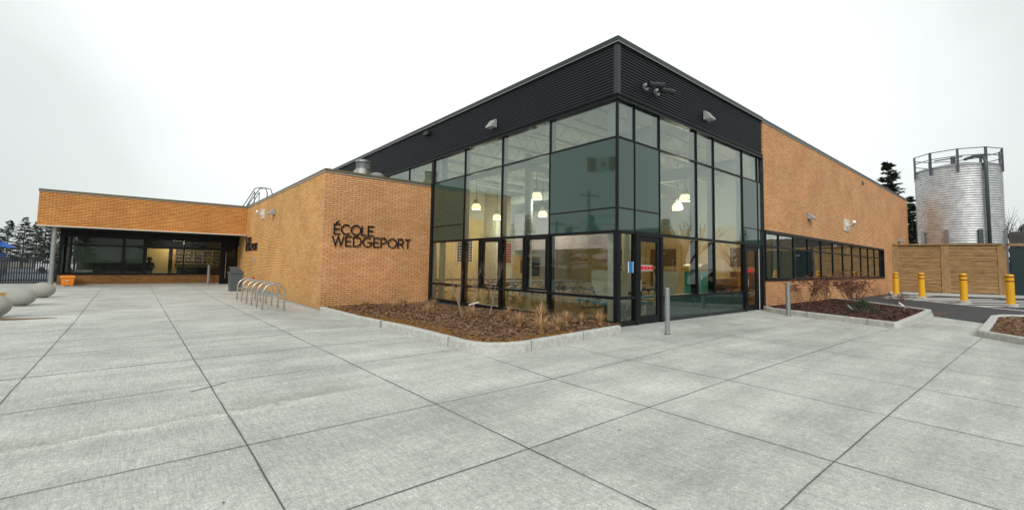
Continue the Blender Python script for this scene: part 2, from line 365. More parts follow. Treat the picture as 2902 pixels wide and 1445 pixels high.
b = MB(); xs = [-22 + .8 * i for i in range(29)] + [1.2 + .4 * i for i in range(30)] + [13.6 + .8 * i for i in range(20)]; ys = [-12 + .8 * i for i in range(25)] + [8 + .5 * i for i in range(60)] + [38, 40]; nx = len(xs)
b.add([(x, y, gz(x, y)) for y in ys for x in xs], [(j * nx + i, j * nx + i + 1, (j + 1) * nx + i + 1, (j + 1) * nx + i) for j in range(len(ys) - 1) for i in range(nx - 1)])
def joint(pts, w=.013):
    fine = []
    for p, q in zip(pts, pts[1:]):
        n = max(1, int(math.dist(p, q) / .35))
        for i in range(n): fine.append((p[0] + (q[0] - p[0]) * i / n + R.uniform(-.004, .004), p[1] + (q[1] - p[1]) * i / n + R.uniform(-.004, .004)))
    fine.append(pts[-1])
    vs = []
    for i, p in enumerate(fine):
        a = Vector(fine[min(i + 1, len(fine) - 1)]) - Vector(fine[max(i - 1, 0)]); a.normalize(); n = Vector((-a.y, a.x)) * w / 2 * R.uniform(.7, 1.25)
        for sg in (-1, 1): x, y = p[0] + n.x * sg, p[1] + n.y * sg; vs.append((x, y, gz(x, y) + .006))
    b.add(vs, [(2 * i, 2 * i + 1, 2 * i + 3, 2 * i + 2)[::-1] for i in range(len(fine) - 1)], 1)
XL = [[(-8.9, -6), (-8.9, 36)], [(-6.9, -6), (-7.1, 36)], [(-3.0, -6), (-3.0, 8), (-3.4, 33)],
      [(-1.05, -6), (-1.09, 7.4), (-1.18, 15.6), (-1.33, 22.6), (-1.48, 31.4), (-1.5, 36)],
      [(.8, -3), (.8, 4.5), (.77, 7.1), (.73, 10.6), (.68, 15.5), (.6, 24.7), (.53, 32.5), (.5, 36)],
      [(2.75, -3), (2.69, 4.5), (2.66, 7.58), (2.61, 11.9), (2.51, 20.5), (2.47, 32.8), (2.4, 36)],
      [(4.57, -3), (4.57, 1.19), (4.58, 2.95), (4.6, 4.52), (4.75, 6.3)],
      [(6.35, -3), (6.41, .16), (6.49, 1.16), (6.62, 2.99), (6.6, 4.6), (6.7, 6.3)],
      [(8.0, -3), (8.22, .19), (8.36, 1.13), (8.51, 2.96), (8.8, 4.7), (9.1, 6.3)],
      [(9.9, -3), (10.62, 2.97), (11.14, 4.92), (11.52, 6.38), (11.7, 7.2)],
      [(12.3, -3), (12.8, 2.9), (13.3, 4.85), (13.7, 7.2)], [(14.6, -3), (15.0, 2.8), (15.6, 4.85), (16.1, 7.2)]]
YL = [[(-15, 1.2), (4.57, 1.18), (6.49, 1.16), (8.36, 1.13), (10.8, 1.1), (13.6, 1.06), (16.4, 1.0)],
      [(-15, 3), (2.7, 2.95), (6.6, 2.97), (10.7, 2.94), (13, 2.92), (16.6, 2.77)],
      [(-15, 4.3), (.79, 4.5), (4.6, 4.53), (8.7, 4.8), (11.1, 4.92), (14.8, 4.85), (17.6, 4.8)],
      [(-15, 6.2), (-1, 6.84), (.75, 6.99), (2.5, 7.08), (4.6, 7.15)],
      [(-15, 8.3), (-1.3, 8.71), (.77, 8.86), (3.1, 8.92), (4.6, 8.95)], [(-15, 10.2), (-1.6, 10.5), (.73, 10.62), (3.76, 10.79), (4.6, 10.8)],
      [(-15, 12.2), (-1.86, 12.17), (.7, 12.15), (4.2, 12.06), (4.6, 12.05)], [(-15, -.7), (16, -.75)]]
for y in (14, 15.9, 17.8, 19.8, 21.8, 23.8, 25.8, 27.8, 30, 32.2): YL.append([(-15, y), (5.1, y)])
for p in XL: joint(p, .0105)
for i, p in enumerate(YL): joint(p, .0095 if p[0][1] < 6.5 else .016)
joint([(.55, 6.7), (.95, 6.95)], .016)
struct(b.build('concrete_paving', [CONC, JOINT]))

b = MB(); b.prism([(31, 7.25), (26.4, 3.4), (24.2, 2.8), (22.62, 2.62), (20.98, 1.2), (19.6, -1), (14, -13), (14, -70), (120, -70), (120, 7.25)], -.04, .006)
struct(b.build('asphalt_road', ASPH))
b = MB(); b.prism([(-300, 41.6), (60, 41.6), (60, 90), (-300, 90)], -.04, .02); struct(b.build('playground_surface', PLAYG))
b = MB(); b.prism([(-60, 62), (40, 62), (40, 70), (-60, 70)], .0, .03); struct(b.build('road', ASPH))
# painted hatching in front of the yellow bollards
b = MB()
def stripe(p, q, w=.15, z=.012):
    a = (Vector(q) - Vector(p)).normalized(); n = Vector((-a.y, a.x)) * w / 2
    b.add([(p[0] - n.x, p[1] - n.y, z), (q[0] - n.x, q[1] - n.y, z), (q[0] + n.x, q[1] + n.y, z), (p[0] + n.x, p[1] + n.y, z)], [(0, 1, 2, 3)])
stripe((35.3, 6.4), (34.3, 4.3), .25); stripe((34.3, 4.3), (29.9, .54), .25, .0122); stripe((29.9, .54), (24, -4.6), .25, .0124)
for k, (p, q) in enumerate([((35.7, 6.3), (40.7, 3.4)), ((35.3, 5.6), (41.2, 1.9)), ((34.8, 4.9), (41, .6)), ((34.2, 3.9), (40, -.2)), ((33, 2.9), (38.5, -.9)), ((31.9, 2), (37, -1.6)), ((37.3, 6.6), (42, 4.9))]):
    stripe(p, q, .48, .0128 + k * .0007)
struct(b.build('hatch_marking', WHITEP))

# ---------------------------------------------------------------- kerb helper
def ribbon(b, path, w, h, zf=gz, ch=.03, mi=0, closed=False):
    """kerb along path, body on the LEFT side of the travel direction"""
    n = len(path); P = [Vector(p) for p in path]; vs = []
    for i in range(n):
        if closed: a0 = P[i] - P[i - 1]; a1 = P[(i + 1) % n] - P[i]
        else: a0 = P[i] - P[i - 1] if i else P[1] - P[0]; a1 = P[i + 1] - P[i] if i < n - 1 else P[i] - P[i - 1]
        a0.normalize(); a1.normalize(); n0 = Vector((-a0.y, a0.x)); n1 = Vector((-a1.y, a1.x)); m = (n0 + n1).normalized(); m /= max(.35, m.dot(n0))
        g = zf(P[i].x, P[i].y)
        for o, z in ((0, -.06), (.008, h - ch), (ch, h), (w - ch, h), (w, h - ch), (w, -.06)):
            q = P[i] + m * o; vs.append((q.x, q.y, g + z))
    k = 6; fs = []
    for i in range(n if closed else n - 1):
        j2 = (i + 1) % n
        for j in range(k - 1): fs.append((i * k + j, j2 * k + j, j2 * k + j + 1, i * k + j + 1)[::1])
    if not closed: fs += [tuple(range(k)), tuple((n - 1) * k + j for j in range(k - 1, -1, -1))]
    b.add(vs, fs, mi)
def inpoly(x, y, poly):
    c = False; n = len(poly)
    for i in range(n):
        x1, y1 = poly[i]; x2, y2 = poly[i - 1]
        if (y1 > y) != (y2 > y) and x < (x2 - x1) * (y - y1) / (y2 - y1) + x1: c = not c
    return c
def bed(parent, poly, z, mat_, chipm, nch, seed, name='mulch', zoff=lambda x, y: 0, st=.16):
    rr = random.Random(seed); b = MB(); xs_ = [p[0] for p in poly]; ys_ = [p[1] for p in poly]
    x = min(xs_); X0, X1, Y0, Y1 = min(xs_), max(xs_), min(ys_), max(ys_)
    nx = int((X1 - X0) / st) + 2; ny = int((Y1 - Y0) / st) + 2; idx = {}
    for j in range(ny):
        for i in range(nx):
            x = X0 + i * st; y = Y0 + j * st; idx[i, j] = len(b.v); b.v.append((x, y, z + zoff(x, y) + rr.uniform(-.018, .022)))
    for j in range(ny - 1):
        for i in range(nx - 1):
            if inpoly(X0 + (i + .5) * st, Y0 + (j + .5) * st, poly): b.f.append((idx[i, j], idx[i + 1, j], idx[i + 1, j + 1], idx[i, j + 1])); b.m.append(0)
    k = 0
    while k < nch:
        x = rr.uniform(X0, X1); y = rr.uniform(Y0, Y1)
        if not inpoly(x, y, poly): continue
        k += 1; L_ = rr.uniform(.02, .055); w = rr.uniform(.006, .016); t = rr.uniform(0, 2 * pi); e = rr.uniform(-.5, .5); zz = z + zoff(x, y) + rr.uniform(.01, .035)
        dx, dy, dz = cos(t) * L_, sin(t) * L_, sin(e) * L_ * .6; nx_, ny_, nz_ = -sin(t) * w, cos(t) * w, rr.uniform(-1, 1) * w
        b.add([(x - dx - nx_, y - dy - ny_, zz - dz - nz_), (x + dx - nx_, y + dy - ny_, zz + dz - nz_), (x + dx + nx_, y + dy + ny_, zz + dz + nz_), (x - dx + nx_, y - dy + ny_, zz - dz + nz_)], [(0, 1, 2, 3)], 1)
    return b.build(name, [mat_, chipm], parent)

# left planter (between pavilion and dining hall)
arc = [(4.72 + .0, 7.5), (4.70, 7.15), (4.76, 6.8), (4.95, 6.5), (5.25, 6.32), (5.65, 6.26)]
LP = [(5.20, 17.3), (4.95, 13), (4.78, 9.5)] + arc + [(7.2, 6.43), (9.12, 6.66)]
PL = thing('planter_bed', 'L-shaped mulch planter with rounded concrete kerb between brick corner and glass corner', 'planter', (7, 9, 0))
b = MB(); ribbon(b, LP, .17, .18); b.build('kerb', KERB, PL)
b = MB()
for (x, y, nx_, ny_) in [(4.72, 7.55, 1, 0), (5.78, 6.27, 0, 1), (4.83, 11.0, 1, 0), (7.5, 6.47, 0, 1)]:
    b = MB(); b.box(x - (.004 if nx_ else .006), x + (.17 if nx_ else .006), y - (.006 if nx_ else .004), y + (.006 if nx_ else .17), -.02 + gz(x, y), .182 + gz(x, y)); b.build('kerb_joint', KJ, PL)
LPI = [(5.28, 17.5), (5.1, 13), (4.9, 9.5), (4.84, 7.2), (4.92, 6.85), (5.1, 6.6), (5.4, 6.42), (7.2, 6.58), (9.15, 6.8), (9.9, 7.3), (9.9, 17.5)]
bed(PL, LPI, .10, MULCH, CHIP, 11000, 3, zoff=lambda x, y: gz(min(x, 5.2), y) * .8 + .06 * sin(x * 1.9) * sin(y * .8) * .5)
b = MB(); rr = random.Random(5)
for k in range(5200):
    t = rr.random(); y = 6.6 + 10 * t ** .9; d = abs(rr.gauss(0, .28)); x = 4.95 + (y - 6.6) * .03 + d
    if y < 7.4: x += (7.4 - y) * .5; 
    z = .12 + gz(5, y) * .8; t2 = rr.uniform(0, 2 * pi); L_ = rr.uniform(.02, .05); w = .006
    b.add([(x - cos(t2) * w, y - sin(t2) * w, z), (x + cos(t2) * w, y + sin(t2) * w, z), (x + sin(t2) * L_, y + cos(t2) * L_, z + rr.uniform(.015, .05))], [(0, 1, 2)])
for k in range(1500):
    x = rr.uniform(5.2, 7.6); y = 6.62 + abs(rr.gauss(0, .16)) + (x - 5.2) * .04; z = .12; t2 = rr.uniform(0, 2 * pi); L_ = rr.uniform(.02, .05); w = .006
    b.add([(x - cos(t2) * w, y - sin(t2) * w, z), (x + cos(t2) * w, y + sin(t2) * w, z), (x + sin(t2) * L_, y + cos(t2) * L_, z + rr.uniform(.015, .05))], [(0, 1, 2)])
o = b.build('dry_groundcover', MOSS, PL); o['kind'] = 'stuff'

# right planter
RP = [(19.15, 7.18), (18.48, 6.66), (17.39, 4.23), (16.69, 2.76), (16.95, 2.62), (20.3, 2.68), (23.9, 2.80), (24.25, 3.0), (28.3, 6.3), (29.2, 7.2)]
PR = thing('planter_bed', 'dark mulch planter with angular concrete kerb below the strip window', 'planter', (21, 5, 0))
b = MB(); ribbon(b, RP, .18, .17, zf=lambda x, y: 0); b.build('kerb', KERB, PR)
bed(PR, [(18.6, 6.6), (17.5, 4.2), (16.9, 2.85), (23.9, 2.95), (28.1, 6.3), (28.8, 7.28), (19.3, 7.28)], .10, MULCHD, CHIPD, 6500, 4)
b = MB()
for (x, y) in [(17.85, 5.26), (17.0, 3.42)]: b = MB(); b.obox((x + .08, y - .02), (1, -.45), .2, .012, -.02, .173); b.build('kerb_joint', KJ, PR)
# second right planter
RP2 = [(24.6, .35), (23.85, 1.0), (22.9, 1.2), (20.98, 1.17), (16.6, 1.12), (16.35, .98), (15.53, .31), (14.9, -.3), (13.6, -1.8)]
PR2 = thing('planter_bed', 'small mulch planter with pale kerb cut by the right edge of the photo', 'planter', (19, 0, 0))
b = MB(); ribbon(b, RP2, .2, .16, zf=lambda x, y: 0); b.build('kerb', KERB, PR2)
bed(PR2, [(24.5, .3), (23.8, .85), (22.9, 1.02), (16.7, .95), (15.7, .25), (13.8, -1.8), (22, -1.8)], .09, MULCH, CHIP, 2500, 6)
# far kerb in front of fence
b = MB(); ribbon(b, [(42.5, 7.2), (43.4, 4.4), (44.75, 1.7), (46.5, -1), (50, -6)], 2.2, .14, zf=lambda x, y: 0); struct(b.build('pavement', KERB))

# ---------------------------------------------------------------- school building
SB = thing('school_building', 'long low school with brick pavilion, canopy, brick wing and glass corner dining hall', 'school', (9.89, 7.36, 0))
X0, Y0 = 9.89, 7.36
ZR, ZG, ZT, ZS, ZM, ZL, ZB = 8.03, 6.255, 5.213, 3.246, 2.585, .768, .083
YM = [7.36, 9.99, 12.44, 14.87, 17.32, 19.77, 22.2, 24.65, 27.1, 29.6]
XM = [9.89, 10.71, 12.0, 14.28, 15.51, 17.87, 19.3]
HX1 = 19.78; HY1 = 34.0
# corrugated fascia
def corr_x(b, x0, x1, y, z0, z1, pitch, dep, sgn=-1):
    n = int(round((z1 - z0) / pitch)); p = (z1 - z0) / n; prof = []
    for i in range(n):
        z = z0 + i * p; prof += [(0, z), (0, z + p * .35), (dep, z + p * .5), (dep, z + p * .85)]
    prof.append((0, z1)); vs = []
    for d, z in prof: vs += [(x0, y + sgn * d, z), (x1, y + sgn * d, z)]
    for i in range(len(prof) - 1): b.add([vs[2 * i], vs[2 * i + 1], vs[2 * i + 3], vs[2 * i + 2]], [(0, 1, 2, 3)], 1 if i % 4 in (0, 3) else 0)
def corr_y(b, y0, y1, x, z0, z1, pitch, dep):
    n = int(round((z1 - z0) / pitch)); p = (z1 - z0) / n; prof = []
    for i in range(n):
        z = z0 + i * p; prof += [(0, z), (0, z + p * .35), (dep, z + p * .5), (dep, z + p * .85)]
    prof.append((0, z1)); vs = []
    for d, z in prof: vs += [(x - d, y1, z), (x - d, y0, z)]
    for i in range(len(prof) - 1): b.add([vs[2 * i], vs[2 * i + 1], vs[2 * i + 3], vs[2 * i + 2]], [(0, 1, 2, 3)], 1 if i % 4 in (0, 3) else 0)
FB = 6.42; FT = 7.87
b = MB(); corr_x(b, X0 + .1, HX1, Y0 + .02, FB, FT, .085, .032); b.build('fascia_cladding', [DKMET, GROOVE_SHADE], SB)
b = MB(); corr_y(b, Y0 + .1, HY1, X0 + .02, FB, FT, .085, .032); b.build('fascia_cladding', [DKMET, GROOVE_SHADE], SB)
b = MB(); b.box(X0 - .035, X0 + .10, Y0 - .035, Y0 + .10, FB, FT); b.build('corner_trim', DKTRIM, SB)
b = MB(); b.box(X0 - .09, HX1, Y0 - .09, Y0 + .3, FT, ZR); b.box(X0 - .09, X0 + .3, Y0 + .3, HY1, FT, ZR); b.build('coping', DKTRIM, SB, bevel=.01)
b = MB(); b.box(X0 - .095, HX1, Y0 - .095, Y0 - .08, FT - .012, FT + .006); b.box(X0 - .095, X0 - .08, Y0 - .08, HY1, FT - .012, FT + .006); b.build('coping_drip_edge', mat('drip_edge', (.35, .36, .35), .4), SB)
b = MB(); b.box(X0 - .06, HX1, Y0 - .06, Y0 + .2, ZG, ZG + .07); b.box(X0 - .06, X0 + .2, Y0 + .2, HY1, ZG, ZG + .07)
b.box(X0 - .02, HX1, Y0 - .02, Y0 + .18, ZG + .07, FB - .035); b.box(X0 - .02, X0 + .18, Y0 + .18, HY1, ZG + .07, FB - .035)
b.box(X0 - .05, HX1, Y0 - .05, Y0 + .17, FB - .035, FB); b.box(X0 - .05, X0 + .17, Y0 + .17, HY1, FB - .035, FB); b.build('window_head_trim', BLACK, SB)
# upper structure behind the fascia, roof
b = MB(); b.box(X0 + .06, HX1, Y0 + .06, HY1, 7.6, 7.85); b.box(HX1, 51.1, 7.55, HY1, 7.6, 7.85); b.build('roof', ROOFM, SB)
b = MB(); b.box(X0 + .05, HX1, Y0 + .05, Y0 + .12, FB, 7.8); b.box(X0 + .05, X0 + .12, Y0 + .12, HY1, FB, 7.8); b.build('fascia_backing', BLACK, SB)

def pane(x0, y0, x1, y1, z0, z1, m, name='window_pane'):
    b = MB(); b.quad((x0, y0, z0), (x1, y1, z0), (x1, y1, z1), (x0, y0, z1)); return b.build(name, m, SB)
GI = .035 # glass inset
# left facade panes
for i in range(len(YM) - 1):
    a, c = YM[i], YM[i + 1]
    pane(X0 + GI, c, X0 + GI, a, ZT, ZG, GL)
    if i < 4:
        sp = i in (0, 3)
        if sp:
            for z0, z1 in ((ZS, ZT), (ZM, ZS)): pane(X0 + .012, c - .015, X0 + .012, a + .015, z0 + .012, z1 - .012, SPAN, 'spandrel_panel')
        else: pane(X0 + GI, c, X0 + GI, a, ZM, ZT, GL)
segs = [(7.36, 9.99), (9.99, 11.17), (11.17, 12.44), (12.44, 13.72), (13.72, 14.87), (14.87, 17.32)]
for a, c in segs: pane(X0 + GI, c, X0 + GI, a, ZL, ZM, GLD)
for a, c in [(7.36, 9.99), (9.99, 12.44), (12.44, 14.87), (14.87, 17.32)]: pane(X0 + GI, c, X0 + GI, a, ZB, ZL, GLD)
# right facade panes
for i in range(6):
    a, c = XM[i], XM[i + 1]
    pane(a, Y0 + GI, c, Y0 + GI, ZT, ZG, GL)
    if i in (0, 1, 5):
        for z0, z1 in ((ZS, ZT), (ZM + .03, ZS)): pane(a + .012, Y0 + .012, c - .012, Y0 + .012, z0 + .012, z1 - .012, SPAN, 'spandrel_panel')
    else:
        pane(a, Y0 + GI, c, Y0 + GI, ZM, ZT, GL); pane(a, Y0 + GI, c, Y0 + GI, .75, ZM, GLD)
pane(19.3, Y0 + GI, 19.72, Y0 + GI, ZT, ZG, GL)
for z0, z1 in ((ZS, ZT), (ZM + .03, ZS)): pane(19.32, Y0 + .012, 19.72, Y0 + .012, z0 + .012, z1 - .012, SPAN, 'spandrel_panel')
pane(9.89, Y0 + GI, 10.68, Y0 + GI, ZL, ZM, GLD); pane(9.89, Y0 + GI, 10.68, Y0 + GI, ZB, ZL, GLD)
pane(12.17, Y0 + .01, 14.97, Y0 + .01, .10, .73, SPAND, 'base_panel'); pane(14.985, Y0 + .01, 17.8, Y0 + .01, .10, .73, SPAND, 'base_panel')
# mullions
def mull_y(y, z0, z1, w=.05, heavy=False):
    b = MB(); b.box(X0 - (.03 if heavy else .012), X0 + GI + .01, y - w / 2, y + w / 2, z0, z1); o = b.build('mullion', BLACK, SB)
    b = MB(); b.box(X0 + GI + .011, X0 + .24, y - .035, y + .035, z0, z1); b.build('mullion_back', BLACK if z1 < 2.7 else MULL, o)
def mull_x(x, z0, z1, w=.05, heavy=False):
    b = MB(); b.box(x - w / 2, x + w / 2, Y0 - (.03 if heavy else .012), Y0 + GI + .01, z0, z1); o = b.build('mullion', BLACK, SB)
    b = MB(); b.box(x - .035, x + .035, Y0 + GI + .011, Y0 + .24, z0, z1); b.build('mullion_back', BLACK if z1 < 2.7 else MULL, o)
for i, y in enumerate(YM[1:]): mull_y(y, (ZM if i < 4 else ZT) + .025, ZG, .032)
for y in (9.99, 12.44, 14.87): mull_y(y, ZL + .04, ZM - .04, .10, True); mull_y(y, ZB + .05, ZL - .04, .10, True)
for y in (11.17, 13.72): mull_y(y, ZL + .04, ZM - .04, .09, True)
mull_y(17.42, ZB, ZG, .2, True)
for x in XM[1:]: mull_x(x, ZM + .06, ZG, .032)
for x in (14.28, 15.51): mull_x(x, .78, ZM - .03, .05)
b = MB(); b.box(X0 - .015, X0 + .05, Y0 - .015, Y0 + .05, ZM, ZG); b.build('corner_mullion', BLACK, SB)
b = MB(); b.box(X0 - .05, X0 + .09, Y0 - .05, Y0 + .09, -.1, ZM); b.build('corner_mullion', BLACK, SB)
# transoms
def tr_y(z, y0, y1, h=.05, p=.014, d=.12):
    b = MB(); b.box(X0 - p, X0 + GI + d, y0, y1, z - h / 2, z + h / 2); b.build('transom', BLACK, SB)
def tr_x(z, x0, x1, h=.05, p=.014, d=.12):
    b = MB(); b.box(x0, x1, Y0 - p, Y0 + GI + d, z - h / 2, z + h / 2); b.build('transom', BLACK, SB)
tr_y(ZT, Y0 + .06, 29.6, .036, .016); tr_y(ZS, Y0 + .06, 9.96, .03, .008, 0); tr_y(ZS, 14.9, 17.3, .03, .008, 0); tr_y(ZM, Y0 + .1, 17.35, .075, .034); tr_y(ZL, Y0 + .1, 17.35, .08, .034); tr_y(ZB, Y0 + .1, 17.35, .10, .036)
tr_x(ZT, X0 + .06, 19.74, .036, .016); tr_x(ZS, X0 + .06, 11.97, .03, .008, 0); tr_x(ZS, 17.9, 19.74, .03, .008, 0); tr_x(ZM, X0 + .1, 10.68, .075, .034); tr_x(ZM + .02, 12.12, 17.85, .07, .034); tr_x(ZL, X0 + .1, 10.68, .08, .034); tr_x(ZB, X0 + .1, 10.68, .10, .036); tr_x(.755, 12.12, 17.85, .05, .03)
b = MB(); b.box(X0 - .02, X0 + .25, Y0 + .02, 17.5, -.35, ZB - .05); b.box(X0 - .02, 10.68, Y0 - .02, Y0 + .02, -.3, ZB - .05); b.box(12.1, 17.85, Y0 - .02, Y0 + .2, -.2, .10); b.box(19.72, 19.86, Y0 - .05, Y0 + .2, -.1, ZG); b.build('base_plinth', mat('plinth_black', (.022, .024, .026), .7, noise=(4, .4)), SB)
b = MB(); b.box(X0 - .12, X0 - .02, Y0 - .1, 17.5, -.3, -.02); b.box(X0 - .12, 10.7, Y0 - .12, Y0 - .021, -.3, -.01); b.build('footing', mat('footing_concrete', (.07, .07, .065), .9, noise=(7, .4)), SB)
# operable window frames
for a, c in ((9.99, 11.17), (12.44, 13.72)):
    b = MB(); a += .07; c -= .07; x0, x1 = X0 - .02, X0 + .07; z0, z1 = ZL + .06, ZM - .05
    b.box(x0, x1, a, a + .07, z0, z1); b.box(x0, x1, c - .07, c, z0, z1); b.box(x0, x1, a + .07, c - .07, z0, z0 + .07); b.box(x0, x1, a + .07, c - .07, z1 - .07, z1)
    b.build('sash_frame', BLACK, SB)
# doors
def door(x0, x1, zt, leaf0, leaf1, hand_left=True):
    b = MB(); y0, y1 = Y0 - .05, Y0 + .12
    b.box(x0, x0 + .13, y0, y1, 0, zt + .03); b.box(x1 - .13, x1, y0, y1, 0, zt + .03); b.box(x0 + .13, x1 - .13, y0, y1, zt - .09, zt + .03)
    fr = b.build('door_frame', BLACK, SB)
    b = MB(); a, c = leaf0, leaf1; y0, y1 = Y0 - .02, Y0 + .04
    b.box(a, a + .13, y0, y1, .02, zt - .095); b.box(c - .16, c, y0, y1, .02, zt - .095); b.box(a + .13, c - .16, y0, y1, .02, .24); b.box(a + .13, c - .16, y0, y1, zt - .24, zt - .095)
    b.box(a + .13, c - .16, y0 + .01, y1, .96, 1.0)
    d = b.build('door', BLACK, SB)
    b = MB(); b.quad((a + .13, Y0 + .01, .24), (c - .16, Y0 + .01, .24), (c - .16, Y0 + .01, zt - .24), (a + .13, Y0 + .01, zt - .24)); b.build('door_glass', GLD, d)
    b = MB(); b.tube((c - .08 if not hand_left else a + .06, Y0 - .07, .95), (c - .08 if not hand_left else a + .06, Y0 - .07, 1.25), .012); b.build('handle', STAIN, d)
    return d
d1 = door(10.7, 12.1, 2.6, 10.84, 11.97)
d2 = door(17.87, 19.3, 2.6, 18.02, 19.15)
b = MB(); b.box(19.16, 19.19, Y0 - .06, Y0 - .045, .02, 2.45); b.build('edge_strip', WTRIM, d2)
b = MB(); b.box(19.3, 19.72, Y0 + .0, Y0 + .1, .0, ZM + .03); b.build('side_panel', BLACK, SB)
b = MB()
for k in range(4): b.box(11.0 + k * .158, 11.0 + k * .158 + .135, Y0 - .003, Y0 + .002, 1.54, 1.66)
b.build('safety_sticker', SRED, d1)
b = MB(); b.box(10.98, 11.62, Y0 + .0045, Y0 + .007, 1.52, 1.68); b.build('sticker_border', WTRIM, d1)
b = MB()
for k in range(3): b.box(18.2 + k * .18, 18.2 + k * .18 + .15, Y0 - .003, Y0 + .002, 1.50, 1.64)
b.build('safety_sticker', SRED, d2)
# blue sign on the glass
t = thing('door_sign', 'small blue rectangular sign with white sides on the glass beside the corner door', 'sign', (10.455, 7.33, 1.46))
b = MB(); b.box(10.36, 10.55, 7.318, 7.33, 1.46, 1.77); b.build('panel', SBLUE, t)
b = MB(); b.box(10.34, 10.36, 7.316, 7.332, 1.46, 1.77); b.box(10.55, 10.57, 7.316, 7.332, 1.46, 1.77); b.build('border', WHITE, t)

# pavilion
PX, PY, PYC = 5.28, 17.56, 33.69
PT = 5.227
ZW = -.17
b = MB(); b.box(PX, PX + .3, PY + .3, 37.2, ZW, PT - .14); b.build('pavilion_side_wall', BR, SB)
b = MB(); b.box(PX, X0 - .02, PY, PY + .3, ZW, PT - .14); b.build('pavilion_front_wall', BRF, SB)
b = MB(); b.box(PX - .03, PX + .3, PY + .3, 33.69, PT - .13, PT); b.box(PX - .03, X0 - .03, PY - .03, PY + .3, PT - .13, PT); b.box(-4.30, PX + .3, 33.66, 34.0, PT - .13, PT); b.box(-4.30, -4.0, 34.0, 44, PT - .13, PT); b.build('coping', OLIVE, SB, bevel=.008)
b = MB(); b.box(PX - .035, PX + .3, PY + .3, 33.69, PT - .145, PT - .131); b.box(PX - .035, X0 - .03, PY - .035, PY + .3, PT - .145, PT - .131); b.box(-4.31, PX + .3, 33.65, 33.99, PT - .145, PT - .131); b.build('coping_flashing', WTRIM, SB)
b = MB(); b.box(PX + .3, X0, PY + .3, 34, 4.75, 4.95); b.box(-4.0, X0, 34, 60, 4.75, 4.95); b.build('roof', ROOFM, SB)
b = MB(); b.box(PX - .03, PX + .2, PY + .1, 33.69, -.5, ZW - .001); b.box(PX - .03, X0 - .12, PY - .03, PY + .1, -.5, ZW - .001); b.build('foundation', FOUND, SB)
b = MB(); b.box(PX - .045, PX - .031, PY - .045, 33.6, ZW - .05, ZW + .008); b.box(PX - .031, X0 - .12, PY - .045, PY - .031, ZW - .03, ZW + .008); b.build('base_flashing', LIGHTG, SB)
SEAL = mat('sealant_tan', (.55, .30, .11), .8)
for bx in ((5.56, 5.59, PY - .004, PY + .01, ZW, PT - .15), (PX - .004, PX + .01, 25.6, 25.63, ZW, PT - .15), (-3.7, -3.67, PYC - .004, PYC + .01, 3.35, PT - .15), (36.9, 36.94, 7.296, 7.31, 0, 1.15)):
    b = MB(); b.box(*bx); b.build('control_joint', SEAL, SB)
# canopy
b = MB(); b.box(-4.27, PX, PYC, PYC + .3, 3.31, PT - .14); b.box(-4.27, -3.97, PYC + .3, 44, 3.31, PT - .14); b.build('canopy_wall', BRC, SB)
b = MB(); b.box(-4.285, PX, PYC - .02, PYC + .1, 3.262, 3.309); b.box(-4.285, -4.1, PYC + .1, 44, 3.262, 3.309); b.build('canopy_drip_edge', WTRIM, SB)
b = MB(); b.box(-4.2, 9, PYC + .1, 37.5, 3.27, 3.30); b.build('soffit', SOFF, SB)
COLX, COLY = -3.62, 34.05
b = MB(); b.lathe(COLX, COLY, [(.105, -.02), (.105, 3.27)], 20); b.build('column', GALV, SB, smooth=False)
# recessed entrance wall
YR = 36.3
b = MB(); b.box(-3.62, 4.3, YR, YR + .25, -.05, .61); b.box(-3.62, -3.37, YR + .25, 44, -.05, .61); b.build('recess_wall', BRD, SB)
b = MB(); b.box(-3.66, 4.3, YR - .02, YR, -.03, .07); b.build('base_flashing', LIGHTG, SB)
b = MB()
b.box(-3.62, 4.35, YR - .02, YR + .18, .61, .72); b.box(-3.62, 4.35, YR - .02, YR + .18, 2.84, 3.27)
for x, w in [(-3.57, .1), (-3.14, .08), (-.82, .12), (.19, .17), (2.18, .08)]: b.box(x - w / 2, x + w / 2, YR - .02, YR + .15, .72, 2.84)
b.box(-3.5, 4.2, YR - .01, YR + .12, 2.34, 2.42); b.box(-.76, .11, YR - .01, YR + .12, 1.17, 1.25)
b.box(4.2, 4.42, YR - .03, YR + .25, -.02, 3.27)
b.box(-3.62, -3.52, YR + .18, 44, .61, .72); b.box(-3.62, -3.52, YR + .18, 44, 2.84, 3.27)
for y in (38.4, 41, 43.9): b.box(-3.62, -3.52, y, y + .1, .72, 2.84)
b.build('office_window_frame', BLACK, SB)
xs_ = [-3.52, -3.18, -.88, -.76, .11, .275, 2.14, 2.22, 4.2]
for a, c in [(-3.52, -3.18), (-3.1, -.88), (-.76, .11), (.275, 2.14), (2.22, 4.2)]:
    pane(a, YR + .05, c, YR + .05, .72, 2.34, GLR); pane(a, YR + .05, c, YR + .05, 2.42, 2.84, GLR)
pane(-3.57, 38.4, -3.57, 36.5, .72, 2.84, GLR); pane(-3.57, 41, -3.57, 38.5, .72, 2.84, GLR)
for x in (4.45, 5.3):
    b = MB(); b.box(x, x + .12, YR, YR + .08, 0, 2.6); b.box(x + .66, x + .78, YR, YR + .08, 0, 2.6); b.box(x + .12, x + .66, YR, YR + .08, 0, .25); b.box(x + .12, x + .66, YR, YR + .08, 2.4, 2.6)
    d = b.build('entrance_door', BLACK, SB)
    b = MB(); b.quad((x + .12, YR + .04, .25), (x + .66, YR + .04, .25), (x + .66, YR + .04, 2.4), (x + .12, YR + .04, 2.4)); b.build('door_glass', GLR, d)
    b = MB(); b.tube((x + .08, YR - .06, .4), (x + .08, YR - .06, 2.2), .014); b.build('handle', STAIN, d)
